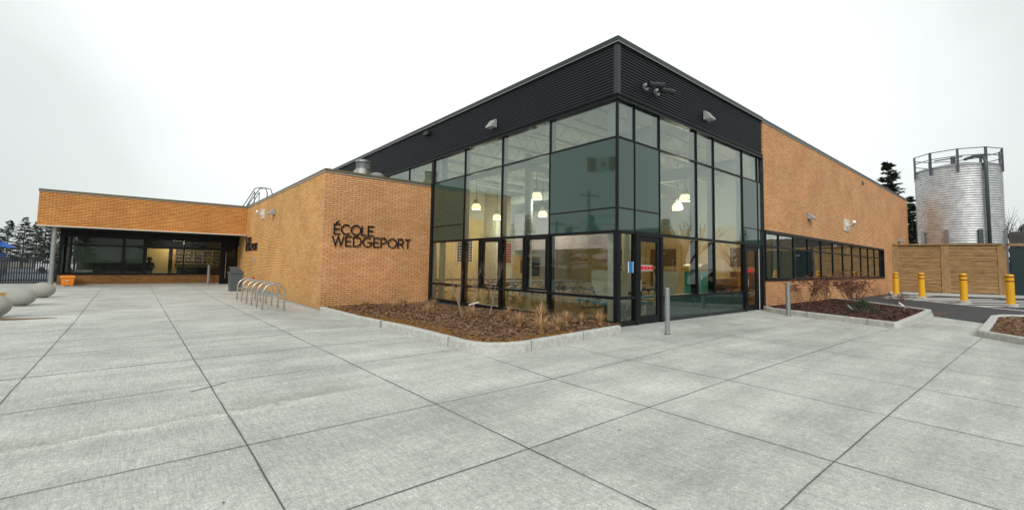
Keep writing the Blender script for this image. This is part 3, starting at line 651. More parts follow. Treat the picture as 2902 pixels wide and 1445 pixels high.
b = MB(); b.box(4.42, 7, YR, YR + .1, 2.6, 3.27); b.build('door_header', BLACK, SB)

# brick wing
WY = 7.30; WX0 = 19.80; WX1 = 51.2; WT = 7.975; S0, S1 = 1.17, 3.256; SX1 = 41.4
b = MB(); b.box(WX0, WX1, WY, WY + .3, S1, WT - .15); b.box(WX0, WX1, WY, WY + .3, -.05, S0); b.box(SX1, WX1, WY, WY + .3, S0, S1); b.box(WX1 - .3, WX1, WY + .3, HY1, -.05, WT - .15); b.build('wing_wall', BRF, SB)
b = MB(); b.box(WX0 - .05, WX1 + .03, WY - .03, WY + .3, WT - .14, WT + .02); b.box(WX1 - .3, WX1 + .03, WY + .3, HY1, WT - .14, WT + .02); b.build('coping', DKTRIM, SB)
b = MB(); b.box(WX0 - .05, WX1 + .03, WY - .035, WY + .2, WT - .155, WT - .141); b.build('coping_flashing', WTRIM, SB)
SM = [21.42, 23.27, 25.19, 27.26, 29.32, 31.24, 33.2, 35.25, 37.1, 38.86, 40.48]
b = MB(); b.box(WX0 - .02, SX1, WY - .05, WY + .12, S0 - .01, S0 + .11); b.box(WX0 - .02, SX1, WY - .05, WY + .12, S1 - .12, S1); b.box(SX1 - .16, SX1, WY - .05, WY + .12, S0 + .11, S1 - .12); b.box(WX0 - .02, WX0 + .06, WY - .04, WY + .12, S0 + .11, S1 - .12)
b.build('strip_window_frame', BLACK, SB)
b = MB(); b.box(WX0, SX1 - .16, WY + .035, WY + .1, 2.55, 2.62)
for x in SM: b.box(x - .025, x + .025, WY + .03, WY + .12, S0 + .11, 2.55); b.box(x - .025, x + .025, WY + .03, WY + .12, 2.62, S1 - .12)
b.build('strip_window_mullions', BLACK, SB)
ed = [WX0 + .06] + SM + [SX1 - .16]
for a, c in zip(ed, ed[1:]):
    pane(a + .02, WY + .07, c - .02, WY + .07, S0 + .1, 2.56, GLS); pane(a + .02, WY + .07, c - .02, WY + .07, 2.61, S1 - .11, GLS)

# ---------------------------------------------------------------- interior shell
b = MB(); b.box(X0 + .25, 24.4, Y0 + .2, HY1, -.1, .06); b.build('hall_floor', FLOOR, SB)
b = MB(); b.box(X0 + .26, 17.6, 24, 24.2, .06, 7.3); b.build('hall_back_wall', BEIGE, SB)
b = MB(); b.box(17.6, 24.2, 22.6, 22.8, .06, 7.3); b.box(17.6, 17.75, 22.8, 24.2, .06, 7.3); b.build('hall_back_wall', OFFW, SB)
b = MB(); b.box(24.2, 24.4, Y0 + .25, 23, .06, 3.9); b.build('hall_end_wall', BEIGE, SB)
b = MB(); b.box(24.2, 24.4, Y0 + .25, 23, 3.9, 7.3); b.build('hall_end_wall', OFFW, SB)
b = MB(); b.box(19, 19.2, 14.5, 22.5, 2.62, 5.05); b.build('lilac_bulkhead', LILAC, SB)
b = MB(); b.box(X0 + .3, 24.2, 23.95, 23.99, 4.9, 7.3) if 0 else b.box(X0 + .3, 17.59, 23.93, 23.99, 4.62, 7.3); b.build('hall_upper_wall', OFFW, SB)
b = MB(); b.box(12.4, 14.2, 27, 27.2, 0, 7.3); b.box(X0 + .1, 10.2, 17.6, 30, -.1, .0); b.box(11.6, 11.8, 24.2, HY1, 3, 7.3); b.build('clerestory_wall', OFFW, SB)
b = MB(); b.box(X0 + .12, 24.4, Y0 + .12, HY1, 7.25, 7.35); b.build('hall_ceiling', CEIL, SB)
b = MB()
for y in [9.2 + 1.9 * k for k in range(13)]:
    for z in (6.15, 6.75): b.box(X0 + .3, 24.2, y - .04, y + .04, z, z + .07)
    x = X0 + .5; up = True
    while x < 23.6:
        b.path([(x, y, 6.2 if up else 6.78), (x + .5, y, 6.78 if up else 6.2)], .018, 4, False); up = not up; x += .5
b.build('roof_joists', JOIST, SB)
b = MB(); b.tube((12.5, 7.9, 6.0), (12.5, 30, 6.0), .22, n=14); b.tube((18.5, 7.9, 5.85), (18.5, 22, 5.85), .28, n=14); b.tube((11, 13.5, 5.7), (23.5, 13.5, 5.7), .14, n=10); b.build('ceiling_ducts', JOIST, SB, smooth=True)
b = MB(); b.box(10.3, 11.0, 7.75, 8.05, .06, 6.2); b.build('interior_column', WPAINT, SB) if 0 else None
b = MB(); b.box(10.24, 10.44, 7.72, 7.95, .06, 6.2); b.build('interior_column', WHITE, SB)
for (x, y, r) in ( (10.42, 17.3, .14), (14.6, 16.2, .2), (17.5, 12.5, .2), (12.4, 21.5, .2)):
    b = MB(); b.lathe(x, y, [(r, .06), (r, 7.2)], 16); b.build('interior_column', WPAINT, SB, smooth=True)
# bulkhead ring low: interior soffit band over canteen area at far side
b = MB(); b.box(20.3, 24.15, Y0 + .35, 22.5, 4.15, 4.35); b.build('dropped_soffit', OFFW, SB) if 0 else None
# interior doors on end wall (tan frames, brown panes)
for y0 in (8.6, 13.4, 16.4):
    b = MB(); b.box(24.05, 24.19, y0, y0 + 2.3, .06, 3.0); d = b.build('interior_door', BEIGED, SB)
    b = MB(); b.box(24.02, 24.05, y0 + .3, y0 + 2.0, 1.75, 2.75); b.box(24.02, 24.05, y0 + .3, y0 + 2.0, .5, 1.5); b.build('door_panel', BROWN, d)
for x0, w in ((19.0, .95), (20.5, 1.0)):
    b = MB(); b.box(x0, x0 + w, 22.5, 22.59, .06, 2.3); d = b.build('interior_door', BEIGED, SB)
    b = MB(); b.box(x0 + .12, x0 + w - .12, 22.47, 22.499, .9, 2.1) if x0 > 20 else b.box(x0 + .6, x0 + .8, 22.47, 22.499, 1.1, 2.0); b.build('door_panel', BROWN if x0 < 20 else DARKP, d)
# wing interior
b = MB(); b.box(24.4, 51, 11.2, 11.4, 0, 7.3); b.box(42, 42.2, 7.6, 11.2, 0, 7.3); b.build('wing_inner_wall', OFFDK, SB)
b = MB(); b.box(24.4, 51, 7.6, 11.2, -.05, .06); b.build('wing_floor', FLOOR2, SB)
b = MB(); b.box(24.4, 51, 7.6, 11.2, 3.4, 3.5); b.build('wing_ceiling', OFFDK, SB)
for x in (22.6, 29.5): 
    b = MB(); b.box(x, x + .35, 7.75, 8.0, .06, 3.4); b.build('interior_column', WPAINT, SB)
# back enclosure walls so no light leaks
b = MB(); b.box(X0 + .02, 51, HY1 - .2, HY1, -.05, 7.6); b.build('rear_wall', BR, SB)
# office interior
b = MB(); b.box(-3.3, 9.6, 36.6, 44, -.05, .05); b.build('office_floor', FLOOR2, SB)
b = MB(); b.box(-3.3, .3, 41.8, 42, .05, 3.4); b.box(1.6, 9.6, 43.6, 43.8, .05, 3.4); b.box(9.4, 9.6, 36.6, 43.6, .05, 3.4); b.box(-3.3, 9.6, 43.81, 44, .05, 4.7); b.build('office_inner_wall', OFFDK, SB)
b = MB(); b.box(-3.4, 9.6, 36.6, 44, 3.2, 3.26); b.build('office_ceiling', OFFDK, SB)
b = MB(); b.box(.32, 1.5, 39.4, 39.5, .05, 2.35); b.box(3.0, 5.6, 43.2, 43.5, .05, 2.4) if 0 else None; b.build('office_partition', OFFYEL, SB)
b = MB(); b.box(1.72, 1.86, 39.2, 39.3, .05, 2.35); b.build('office_post', WOODB, SB)
b = MB(); b.box(-3.05, -.95, 36.6, 36.62, 1.35, 2.34); b.box(-.7, .1, 36.6, 36.62, 1.35, 2.34); b.build('roller_blind', OFFBL, SB)
# shelving bay
t = thing('shelf_unit', 'open tan shelving with bottles and boxes seen through the office windows', 'shelf', (3.2, 41, 0))
b = MB(); b.box(1.95, 4.8, 41.1, 41.2, .05, 2.35); b.build('back_panel', OFFYEL, t)
b = MB()
for z in (1.3, 1.55, 1.8, 2.05, 2.3): b.box(1.95, 4.8, 40.8, 41.09, z, z + .025)
b.build('shelf', WTRIM, t)
b = MB()
for x in (1.95, 2.5, 3.05, 3.6, 4.2, 4.77): b.box(x, x + .03, 40.79, 41.095, 1.3, 2.33)
b.build('divider', WTRIM, t)
rr = random.Random(9); b = MB()
for z in (1.325, 1.575, 1.825, 2.075):
    x = 2.0
    while x < 4.7: w = rr.uniform(.05, .16); b.box(x, x + w, 40.85, 41.05, z, z + rr.uniform(.07, .18)); x += w + rr.uniform(.02, .25)
b.build('shelf_contents', [BROWN], t)
t = thing('reception_desk', 'long dark reception desk behind the office windows', 'desk', (2.5, 38.6, 0))
b = MB(); b.box(1.9, 4.9, 38.5, 39.1, 1.05, 1.12); b.build('desk_top', DARKP, t)
b = MB(); b.box(1.95, 4.85, 38.55, 38.6, .05, 1.05); b.build('desk_front', DARKP, t)
def office_chair(x, y, lab, s=1):
    t = thing('office_chair', lab, 'chair', (x, y, .05), 'office chairs behind the window')
    b = MB(); b.box(x - .28 * s, x + .28 * s, y - .05, y + .06, .55, 1.2 * s); b.build('backrest', DARKP, t, bevel=.04)
    b = MB(); b.box(x - .28, x + .28, y - .5, y - .06, .45, .53); b.build('seat', DARKP, t, bevel=.03)
    b = MB(); b.tube((x, y - .25, .1), (x, y - .25, .45), .03)
    for k in range(5): a = k * 2 * pi / 5; b.tube((x, y - .25, .12), (x + .28 * cos(a), y - .25 + .28 * sin(a), .08), .02)
    b.build('base', DARKP, t)
office_chair(-2.0, 37.6, 'dark office chair, left one of the pair under the wide blind'); office_chair(-1.45, 37.9, 'broad dark office chair, right one of the pair under the wide blind', 1.08)
t = thing('desk', 'low desk with papers behind the left office window', 'desk', (-2.5, 37.1, 0))
b = MB(); b.box(-3.0, -.2, 36.9, 37.3, .72, .76); b.build('desk_top', OFFDK, t)
b = MB(); b.box(-2.95, -2.2, 36.85, 37.1, .765, .9); b.build('paper_stack', WHITE, t)
b = MB(); b.box(-2.98, -2.94, 36.95, 37.25, .05, .72); b.box(-.28, -.24, 36.95, 37.25, .05, .72); b.build('leg', DARKP, t)
# seated person behind office glass
def skin_body(name, pts, edges, rad, m, parent, root=0, lvl=2):
    me = bpy.data.meshes.new(name); o0 = ORG0.get(parent.name, Vector((0, 0, 0)))
    me.from_pydata([tuple(Vector(p) - o0) for p in pts], edges, []); me.materials.append(m)
    o = bpy.data.objects.new(name, me); COL.objects.link(o); o.parent = parent
    md = o.modifiers.new('skin', 'SKIN'); 
    for i, v in enumerate(me.skin_vertices[0].data): v.radius = (rad[i], rad[i]); v.use_root = (i == root)
    s = o.modifiers.new('sub', 'SUBSURF'); s.levels = lvl; s.render_levels = lvl
    return o
hx, hy = .47, 38.2
t = thing('person', 'person in a dark sweater standing behind the office window before the tan wall', 'person', (hx, hy, 0))
P_ = [(hx, hy, .95), (hx, hy, 1.12), (hx, hy, 1.3), (hx, hy - .01, 1.42), (hx, hy - .02, 1.5), (hx, hy - .03, 1.6), (hx, hy - .04, 1.66), (hx - .19, hy, 1.34), (hx - .25, hy - .02, 1.08), (hx - .2, hy - .22, .95), (hx + .19, hy, 1.34), (hx + .25, hy - .02, 1.08), (hx + .2, hy - .22, .95), (hx - .1, hy, .85), (hx - .11, hy, .48), (hx - .12, hy, .1), (hx + .1, hy, .85), (hx + .11, hy, .48), (hx + .12, hy, .1)]
skin_body('body', P_, [(0, 1), (1, 2), (2, 3), (3, 4), (4, 5), (5, 6), (2, 7), (7, 8), (8, 9), (2, 10), (10, 11), (11, 12), (0, 13), (13, 14), (14, 15), (0, 16), (16, 17), (17, 18)],
          [.16, .15, .17, .09, .065, .095, .08, .085, .06, .04, .085, .06, .04, .1, .07, .05, .1, .07, .05], CLOTH, t)
b = MB(); b.lathe(hx, hy - .03, [(.02, 1.78), (.1, 1.75), (.14, 1.67), (.14, 1.58), (.12, 1.5)][::-1], 14); b.build('hair', HAIR, t, smooth=True)

# ---------------------------------------------------------------- signs
def arcp(cx, cy, rx, ry, a0, a1, n=20): return [(cx + rx * cos(radians(a0 + (a1 - a0) * i / n)), cy + ry * sin(radians(a0 + (a1 - a0) * i / n))) for i in range(n + 1)]
def glyph(ch):
    if ch in 'EÉ':
        g = [[(0, 0), (0, 1)], [(0, 1), (.58, 1)], [(0, .5), (.5, .5)], [(0, 0), (.58, 0)]]
        if ch == 'É': g.append([(.2, 1.14), (.42, 1.36)])
        return g, .6
    if ch == 'C': return [arcp(.5, .5, .5, .5, 45, 315)], .9
    if ch == 'O': return [arcp(.5, .5, .5, .5, 0, 360, 28)], 1.0
    if ch == 'L': return [[(0, 1), (0, 0), (.52, 0)]], .54
    if ch == 'W': return [[(0, 1), (.3, 0), (.58, .97), (.86, 0), (1.16, 1)]], 1.16
    if ch == 'D': return [[(0, 0), (0, 1)], [(0, 1), (.32, 1)] + arcp(.32, .5, .48, .5, 90, -90, 14) + [(0, 0)]], .8
    if ch == 'G': return [arcp(.5, .5, .5, .5, 45, 350), [(.55, .48), (1.0, .48)]], 1.0
    if ch == 'P': return [[(0, 0), (0, 1)], [(0, 1), (.35, 1)] + arcp(.35, .72, .27, .28, 90, -90, 10) + [(0, .44)]], .62
    if ch == 'R': return [[(0, 0), (0, 1)], [(0, 1), (.35, 1)] + arcp(.35, .73, .27, .27, 90, -90, 10) + [(0, .46)], [(.33, .46), (.64, 0)]], .64
    if ch == 'T': return [[(0, 1), (.66, 1)], [(.33, 1), (.33, 0)]], .66
def letters(b, text, u0, z0, width, H, put, th=.043, gap=.24):
    tot = sum(glyph(c)[1] for c in text); gap_w = (width - (tot * H * .92)) / (len(text) - 1); u = u0; k = 0
    for c in text:
        g, w = glyph(c)
        for st in g:
            pts = [Vector((u + p[0] * H * .92, z0 + p[1] * (H - th) + th / 2)) for p in st]; k += 1
            off = .001 * (k % 5); n = len(pts); vs = []
            closed = (pts[0] - pts[-1]).length < 1e-5
            for i in range(n):
                a0 = pts[i] - pts[i - 1] if i else (pts[-1] - pts[-2] if closed else pts[1] - pts[0]); a1 = pts[i + 1] - pts[i] if i < n - 1 else (pts[1] - pts[0] if closed else pts[i] - pts[i - 1])
                a0.normalize(); a1.normalize(); n0 = Vector((-a0.y, a0.x)); m = n0 + Vector((-a1.y, a1.x)); m.normalize(); m /= max(.35, m.dot(n0))
                e = Vector((0, 0))
                if not closed and i == 0: e = -a1 * th * .48
                if not closed and i == n - 1: e = a0 * th * .48
                if len(st) > 2 and not closed: e = e * .02
                for sg in (-1, 1):
                    q = pts[i] + e + m * sg * th / 2; vs += [put(q.x, q.y, .02), put(q.x, q.y, .055 + off)]
            fs = []
            for i in range(n - 1):
                o = i * 4; fs += [(o + 1, o + 3, o + 7, o + 5), (o, o + 4, o + 6, o + 2), (o, o + 1, o + 5, o + 4), (o + 2, o + 6, o + 7, o + 3)]
            if not closed: fs += [(0, 2, 3, 1), ((n - 1) * 4, (n - 1) * 4 + 1, (n - 1) * 4 + 3, (n - 1) * 4 + 2)]
            b.add(vs, fs)
        u += w * H * .92 + gap_w
t = thing('wall_sign', 'dark raised letters ÉCOLE WEDGEPORT on the brick face beside the glass hall', 'sign', (7.3, PY, 2.25))
front = lambda u, z, d: (u, PY - d, z)
b = MB(); letters(b, 'ÉCOLE', 5.68, 2.70, 1.58, .41, front); b.build('lettering', LETT, t)
b = MB(); letters(b, 'WEDGEPORT', 5.63, 2.25, 3.3, .41, front); b.build('lettering', LETT, t)
t = thing('wall_sign', 'foreshortened dark letters ÉCOLE WEDGEPORT on the long brick side by the entrance', 'sign', (PX, 31.5, 2.25))
side = lambda u, z, d: (PX - d, 33.5 - (u), z)
b = MB(); letters(b, 'ÉCOLE', 0.02, 2.70, 1.85, .43, side); b.build('lettering', LETT, t)
b = MB(); letters(b, 'WEDGEPORT', 0.0, 2.25, 3.8, .43, side); b.build('lettering', LETT, t)

# ---------------------------------------------------------------- wall fittings
def wedge_light(c, n, lab, w=.32, h=.24, d=.26):
    """c=centre on wall, n = outward normal (axis)"""
    t = thing('wall_light', lab, 'wall light', c, 'wedge shaped wall lights'); n = Vector(n); a = Vector((-n.y, n.x, 0)); C = Vector(c); U = Vector((0, 0, 1))
    P = lambda u, v, z: tuple(C + a * u + n * v + U * z)
    b = MB(); hw = w / 2
    vs = [P(-hw, .0, h / 2), P(hw, 0, h / 2), P(hw, .06, h / 2), P(-hw, .06, h / 2), P(-hw, 0, -h / 2), P(hw, 0, -h / 2), P(hw, d, -h / 2), P(-hw, d, -h / 2), P(-hw, d, -h / 2 + .04), P(hw, d, -h / 2 + .04)]
    b.add(vs, [(0, 1, 2, 3), (3, 2, 9, 8), (8, 9, 6, 7), (4, 7, 6, 5), (0, 3, 8, 7, 4), (1, 5, 6, 9, 2), (0, 4, 5, 1)]); b.build('housing', LIGHTG, t)
    b = MB(); b.add([P(-hw + .03, .05, -h / 2 - .006), P(hw - .03, .05, -h / 2 - .006), P(hw - .03, d - .03, -h / 2 - .006), P(-hw + .03, d - .03, -h / 2 - .006)], [(0, 1, 2, 3)]); b.build('lens', LENS, t)
    b = MB(); b.add([P(-hw - .02, .004, -h / 2 - .03), P(hw + .02, .004, -h / 2 - .03), P(hw + .02, .004, h / 2 + .02), P(-hw - .02, .004, h / 2 + .02)], [(0, 1, 2, 3)]); b.build('back_plate', DKTRIM, t)
    return t
wedge_light((X0 - .03, 12.95, 6.86), (-1, 0, 0), 'grey wedge light on the dark fascia above the left glass wall', .36, .3, .26)
wedge_light((14.9, Y0 - .03, 6.93), (0, -1, 0), 'grey wedge light on the dark fascia above the right glass wall', .36, .3, .26)
wedge_light((PX, 25.9, 4.21), (-1, 0, 0), 'dark grey wedge light high on the long brick side of the pavilion', .45, .3, .34)
wedge_light((25.3, WY, 4.29), (0, -1, 0), 'grey wedge light on the brick wing nearest the glass hall', .42, .28, .3)
wedge_light((47.0, WY, 4.22), (0, -1, 0), 'small grey wedge light on the brick wing just above the wooden fence', .6, .32, .36)
def bullet(c, n, aim, lab, s=1, plate=None):
    t = thing('security_camera', lab, 'camera', c, 'bullet security cameras'); C = Vector(c); n = Vector(n); A = Vector(aim).normalized()
    if plate:
        b = MB(); a = Vector((-n.y, n.x, 0)); hw = plate / 2
        pts = [C + a * u + Vector((0, 0, z)) + n * v for v in (0, .05) for z in (-hw * .75, hw * .75) for u in (-hw, hw)]
        b.add([tuple(p) for p in pts], [(4, 5, 7, 6), (0, 4, 6, 2), (1, 3, 7, 5), (2, 6, 7, 3), (0, 1, 5, 4)]); b.build('mounting_plate', WTRIM if plate else DARKP, t)
    m = DARKP if not plate else WHITE
    b = MB(); b.tube(C + n * .0, C + n * .07, .085 * s, n=14); b.build('base', GALV if not plate else WHITE, t)
    b = MB(); e = C + n * .2 * s; b.path([C + n * .05, C + n * .14 * s, e + A * .04], .028 * s, 8); b.build('arm', m, t)
    b = MB(); b.path([e - A * .1 * s, e + A * .3 * s], .055 * s, 12); b.build('barrel', m, t)
    b = MB(); b.path([e + A * .3 * s, e + A * .31 * s], .043 * s, 12); b.build('lens', GALV, t)
bullet((11.15, Y0 - .03, 6.93), (0, -1, 0), (1, -.35, .1), 'upper left one of two dark cameras on the fascia near the roof corner', 1.35)
bullet((11.75, Y0 - .03, 6.93), (0, -1, 0), (1, -.3, -.02), 'lower right one of two dark cameras on the fascia near the roof corner', 1.35)
bullet((PX, 28.7, 4.32), (-1, 0, 0), (-.35, -.6, .25), 'white camera on a pale square plate on the long brick side', 1.1, .75)
bullet((31.9, WY, 4.33), (0, -1, 0), (-.5, -.25, .2), 'white camera on a pale square plate on the brick wing', 1.5, .95)
b = MB(); b.box(X0 - .2, X0 - .03, 17.7, 18.1, 7.5, 7.68); o = b.build('security_camera', DARKP, bevel=.02); tag(o, 'small black box camera on the fascia high above the brick pavilion', 'camera')
b = MB(); b.box(35.9, 36.25, WY - .05, WY, 7.3, 7.52); o = b.build('wall_vent', BROWN); tag(o, 'tiny dark vent near the top of the brick wing', 'vent')
b = MB(); b.box(PX - .05, PX, 30.0, 30.3, 1.52, 1.82); b.box(PX - .058, PX - .05, 30.05, 30.25, 1.62, 1.75); o = b.build('intercom_box', LIGHTG); tag(o, 'small pale wall box on the brick below the side lettering', 'wall box')
b = MB(); b.tube((PX, 30.24, .61), (PX - .12, 30.24, .61), .05, n=10); b.tube((PX - .1, 30.24, .61), (PX - .1, 30.24, .5), .025); o = b.build('hose_tap', SRED); tag(o, 'small red tap on the brick wall behind the bike racks', 'tap')

# roof things
t = thing('vent_chimney', 'shiny ribbed metal flue standing on the brick pavilion roof', 'flue', (8.05, 21, 4.95))
b = MB(); b.lathe(8.05, 21, [(.36, 4.95), (.36, 5.35), (.42, 5.36), (.42, 6.05), (.33, 6.06), (.33, 6.14)], 24); b.build('flue_base', STAIN, t)
b = MB(); b.lathe(8.05, 21, [(.30, 6.14), (.33, 6.18), (.30, 6.22), (.33, 6.26), (.30, 6.3), (.33, 6.34), (.30, 6.38), (.33, 6.42), (.30, 6.44), (.36, 6.46), (.36, 6.56), (.1, 6.6)], 24); b.build('cap', GALV, t)
t = tag(MB().lathe(8.35, 20, [(.38, 4.95), (.38, 5.55), (.34, 5.72), (.22, 5.84), (.05, 5.88)], 20).build('roof_fan', mat('fan_grey', (.22, .23, .23), .5), smooth=True), 'low grey domed fan right of the roof flue', 'roof fan')
tag(MB().lathe(9.35, 19.4, [(.22, 4.95), (.22, 5.2), (.2, 5.4), (.1, 5.47), (.02, 5.48)], 16).build('roof_fan', mat('fan_dark', (.08, .09, .09), .5), smooth=True), 'small dark roof dome close to the glass hall', 'roof fan')
t = thing('roof_ladder', 'bent steel ladder rails over the parapet above the entrance corner', 'ladder', (6.5, 36, 4.9))
for x in (6.42, 6.72):
    b = MB(); b.path([(x, 43.6, 6.2), (x, 38.4, 7.15), (x, 36.2, 6.95), (x, 34.5, 6.65), (x, 33.95, 6.3), (x, 33.95, 5)], .035, 8); b.path([(x, 42, 6.0), (x, 38.4, 6.9), (x, 38.4, 5)], .03, 8); b.build('rail', RAIL, t)
tag(MB().box(6.2, 8.5, 38.4, 41, 4.95, 5.95).build('roof_hatch', mat('hatch', (.18, .2, .2), .6)), 'low grey roof hatch beside the ladder rails', 'roof hatch')

# ---------------------------------------------------------------- bike racks
def hoop(y, lab):
    x0, x1 = 3.28, 3.96; zz = gz(3.36, y) ; zz = min(zz, gz(3.95, y)) * .6
    t = thing('bike_rack', lab, 'bike rack', ((x0 + x1) / 2, y, zz), 'steel bike hoops along the brick wall')
    r = (x1 - x0) / 2; top = zz + .92
    pts = [(x0, y, zz)] + [(x0, y, zz + .3)] + [((x0 + x1) / 2 - r * cos(radians(a)), y, top - r + r * sin(radians(a))) for a in range(0, 181, 12)] + [(x1, y, zz + .3), (x1, y, zz)]
    b = MB(); b.path(pts, .028, 12); b.build('hoop', STAIN, t, smooth=True)
    b = MB(); b.box(x0, x1, y - .012, y + .012, zz + .47, zz + .53); b.build('crossbar', STAIN, t)
    for x in (x0, x1):
        b = MB(); b.lathe(x, y, [(.06, zz - .005), (.06, zz + .012)], 14); b.build('foot_plate', STAIN, t)
hl = ['nearest the camera', 'second from the camera', 'third from the camera', 'fourth from the camera', 'fifth from the camera', 'farthest, beside the grey bin']
for k, y in enumerate((17.15, 18.1, 19.1, 20.1, 21.2, 22.3)): hoop(y, 'stainless bike hoop in the row along the brick wall, ' + hl[k])
# grey bin
t = thing('litter_bin', 'grey plastic litter bin with sloped hood against the brick wall', 'bin', (3.95, 27.9, 0))
b = MB(); cx, cy = 3.98, 27.9
def frustum(b, cx, cy, a0, b0, z0, a1, b1, z1):
    b.add([(cx - a0, cy - b0, z0), (cx + a0, cy - b0, z0), (cx + a0, cy + b0, z0), (cx - a0, cy + b0, z0), (cx - a1, cy - b1, z1), (cx + a1, cy - b1, z1), (cx + a1, cy + b1, z1), (cx - a1, cy + b1, z1)], [(0, 3, 2, 1), (4, 5, 6, 7), (0, 1, 5, 4), (1, 2, 6, 5), (2, 3, 7, 6), (3, 0, 4, 7)])
frustum(b, cx, cy, .27, .27, -.02, .32, .32, .92); b.build('body', GREYP, t, bevel=.02)
b = MB(); frustum(b, cx, cy, .35, .35, .921, .35, .35, 1.0); b.build('rim', GREYP, t, bevel=.01)
b = MB(); b.add([(cx - .30, cy - .3, 1.0), (cx + .33, cy - .3, 1.0), (cx + .33, cy + .3, 1.0), (cx - .3, cy + .3, 1.0), (cx - .3, cy - .3, 1.27), (cx + .05, cy - .3, 1.27), (cx + .05, cy + .3, 1.27), (cx - .3, cy + .3, 1.27)], [(4, 5, 6, 7), (0, 1, 5, 4), (1, 2, 6, 5), (2, 3, 7, 6), (3, 0, 4, 7)]); b.build('hood', GREYP, t, bevel=.02)
b = MB(); b.box(cx - .315, cx - .302, cy - .22, cy + .22, 1.03, 1.22); b.build('opening', BLACK, t)
# grey bollard under canopy
tag(MB().lathe(3.55, 35.9, [(.085, 0), (.085, 1.25), (.06, 1.3)], 14).build('bollard', GALV), 'galvanised post under the canopy in front of the dark windows', 'bollard')
# orange salt bin
t = thing('salt_bin', 'small orange plastic salt bin against the low brick wall', 'salt bin', (-3.1, 35.75, 0)); b = MB()
frustum(b, -3.1, 35.75, .24, .22, .06, .28, .26, .46); b.build('body', ORG, t, bevel=.03)
b = MB(); frustum(b, -3.1, 35.75, .33, .3, .461, .30, .28, .61); b.build('lid', ORG, t, bevel=.03)
b = MB()
for sx in (-.2, .12): b.box(-3.1 + sx, -3.1 + sx + .09, 35.56, 35.94, -.01, .07)
b.build('feet', ORG, t)
b = MB(); b.box(-3.16, -3.04, 35.455, 35.48, .28, .33); b.build('emblem', WTRIM, t)

# stone eggs
def egg(x, y, lab, ry=.5, rz=.30, ang=0.2):
    b = MB(); n = 24; m = 14; vs = []; zc = rz - .01
    for i in range(m + 1):
        th = pi * i / m
        for j in range(n):
            ph = 2 * pi * j / n; e = 1 + .08 * cos(th)
            lx = .47 * cos(th) * ry / .5; lr = sin(th) * rz * (1 - .08 * cos(th)) 
            vs.append((lx, lr * 1.08 * cos(ph), zc + lr * sin(ph)))
    fs = [(i * n + j, i * n + (j + 1) % n, (i + 1) * n + (j + 1) % n, (i + 1) * n + j) for i in range(m) for j in range(n)]
    b.add(vs, fs); o = b.build('stone_seat', STONE, smooth=True); o.location = (x, y, 0); o.rotation_euler = (0, 0, ang); tag(o, lab, 'stone seat', 'egg-shaped stone seats')
AX = -.697
egg(-2.93, 17.7, 'egg-shaped stone seat nearest the camera, cut by the left edge', .46, .31, AX)
egg(-2.95, 21.7, 'middle egg-shaped stone seat of the row', .43, .295, AX)
egg(-2.92, 25.7, 'farthest egg-shaped stone seat, beside the canopy column', .43, .31, AX)
b = MB(); rr = random.Random(2)
vs = []; n = 40
for i in range(n):
    a = 2 * pi * i / n; k = 1 + .35 * sin(3 * a + 1) * rr.uniform(.4, 1); vs.append((-2.3 + .52 * cos(a) * k, 17.05 + .22 * sin(a) * k - .15 * cos(a), .005))
b.add(vs, [tuple(range(n))]); struct(b.build('rust_stain', mat('rust_stain', (.17, .09, .025), .9, noise=(6, .5))))
b = MB(); b.box(-4.4, -3.55, 24.6, 24.9, 0, .28); tag(b.build('timber_edging', mat('timber', (.35, .22, .07), .8, noise=(8, .2))), 'low yellow-brown timber edging behind the stone seats', 'edging')
b = MB(); rr = random.Random(55)
for k in range(150):
    x = rr.uniform(-6, 16); y = rr.uniform(1.0, 20)
    if x > 4.4 and y > 6: x -= 9
    r = rr.uniform(.004, .011) * (1 + y * .06); n = 6; z = gz(x, y) + .004 + k * .00002
    b.add([(x + r * cos(2 * pi * i / n + k) * rr.uniform(.4, 1.3), y + r * .8 * sin(2 * pi * i / n + k) * rr.uniform(.5, 1.2), z) for i in range(n)], [tuple(range(n))])
o = b.build('debris', mat('debris_dark', (.05, .045, .035), .9)); o['kind'] = 'stuff'; o['label'] = 'scattered dark specks of grit and leaf bits on the concrete'; o['category'] = 'debris'
# ---------------------------------------------------------------- bollards
def galv_bollard(x, y, h, r, lab):
    t = thing('bollard', lab, 'bollard', (x, y, 0), 'galvanised bollards by the glass hall doors')
    b = MB(); b.lathe(x, y, [(r, -.01), (r, h - .01), (r * .9, h)], 20); b.build('post', GALV, t)
    b = MB(); b.lathe(x, y, [(r + .02, -.01), (r + .02, .008)], 20); b.build('base_ring', DARKP, t)
galv_bollard(9.95, 5.91, 1.12, .058, 'galvanised round post in front of the corner door')
galv_bollard(17.75, 5.82, 1.17, .075, 'slender galvanised post at the kerb before the brick wing')
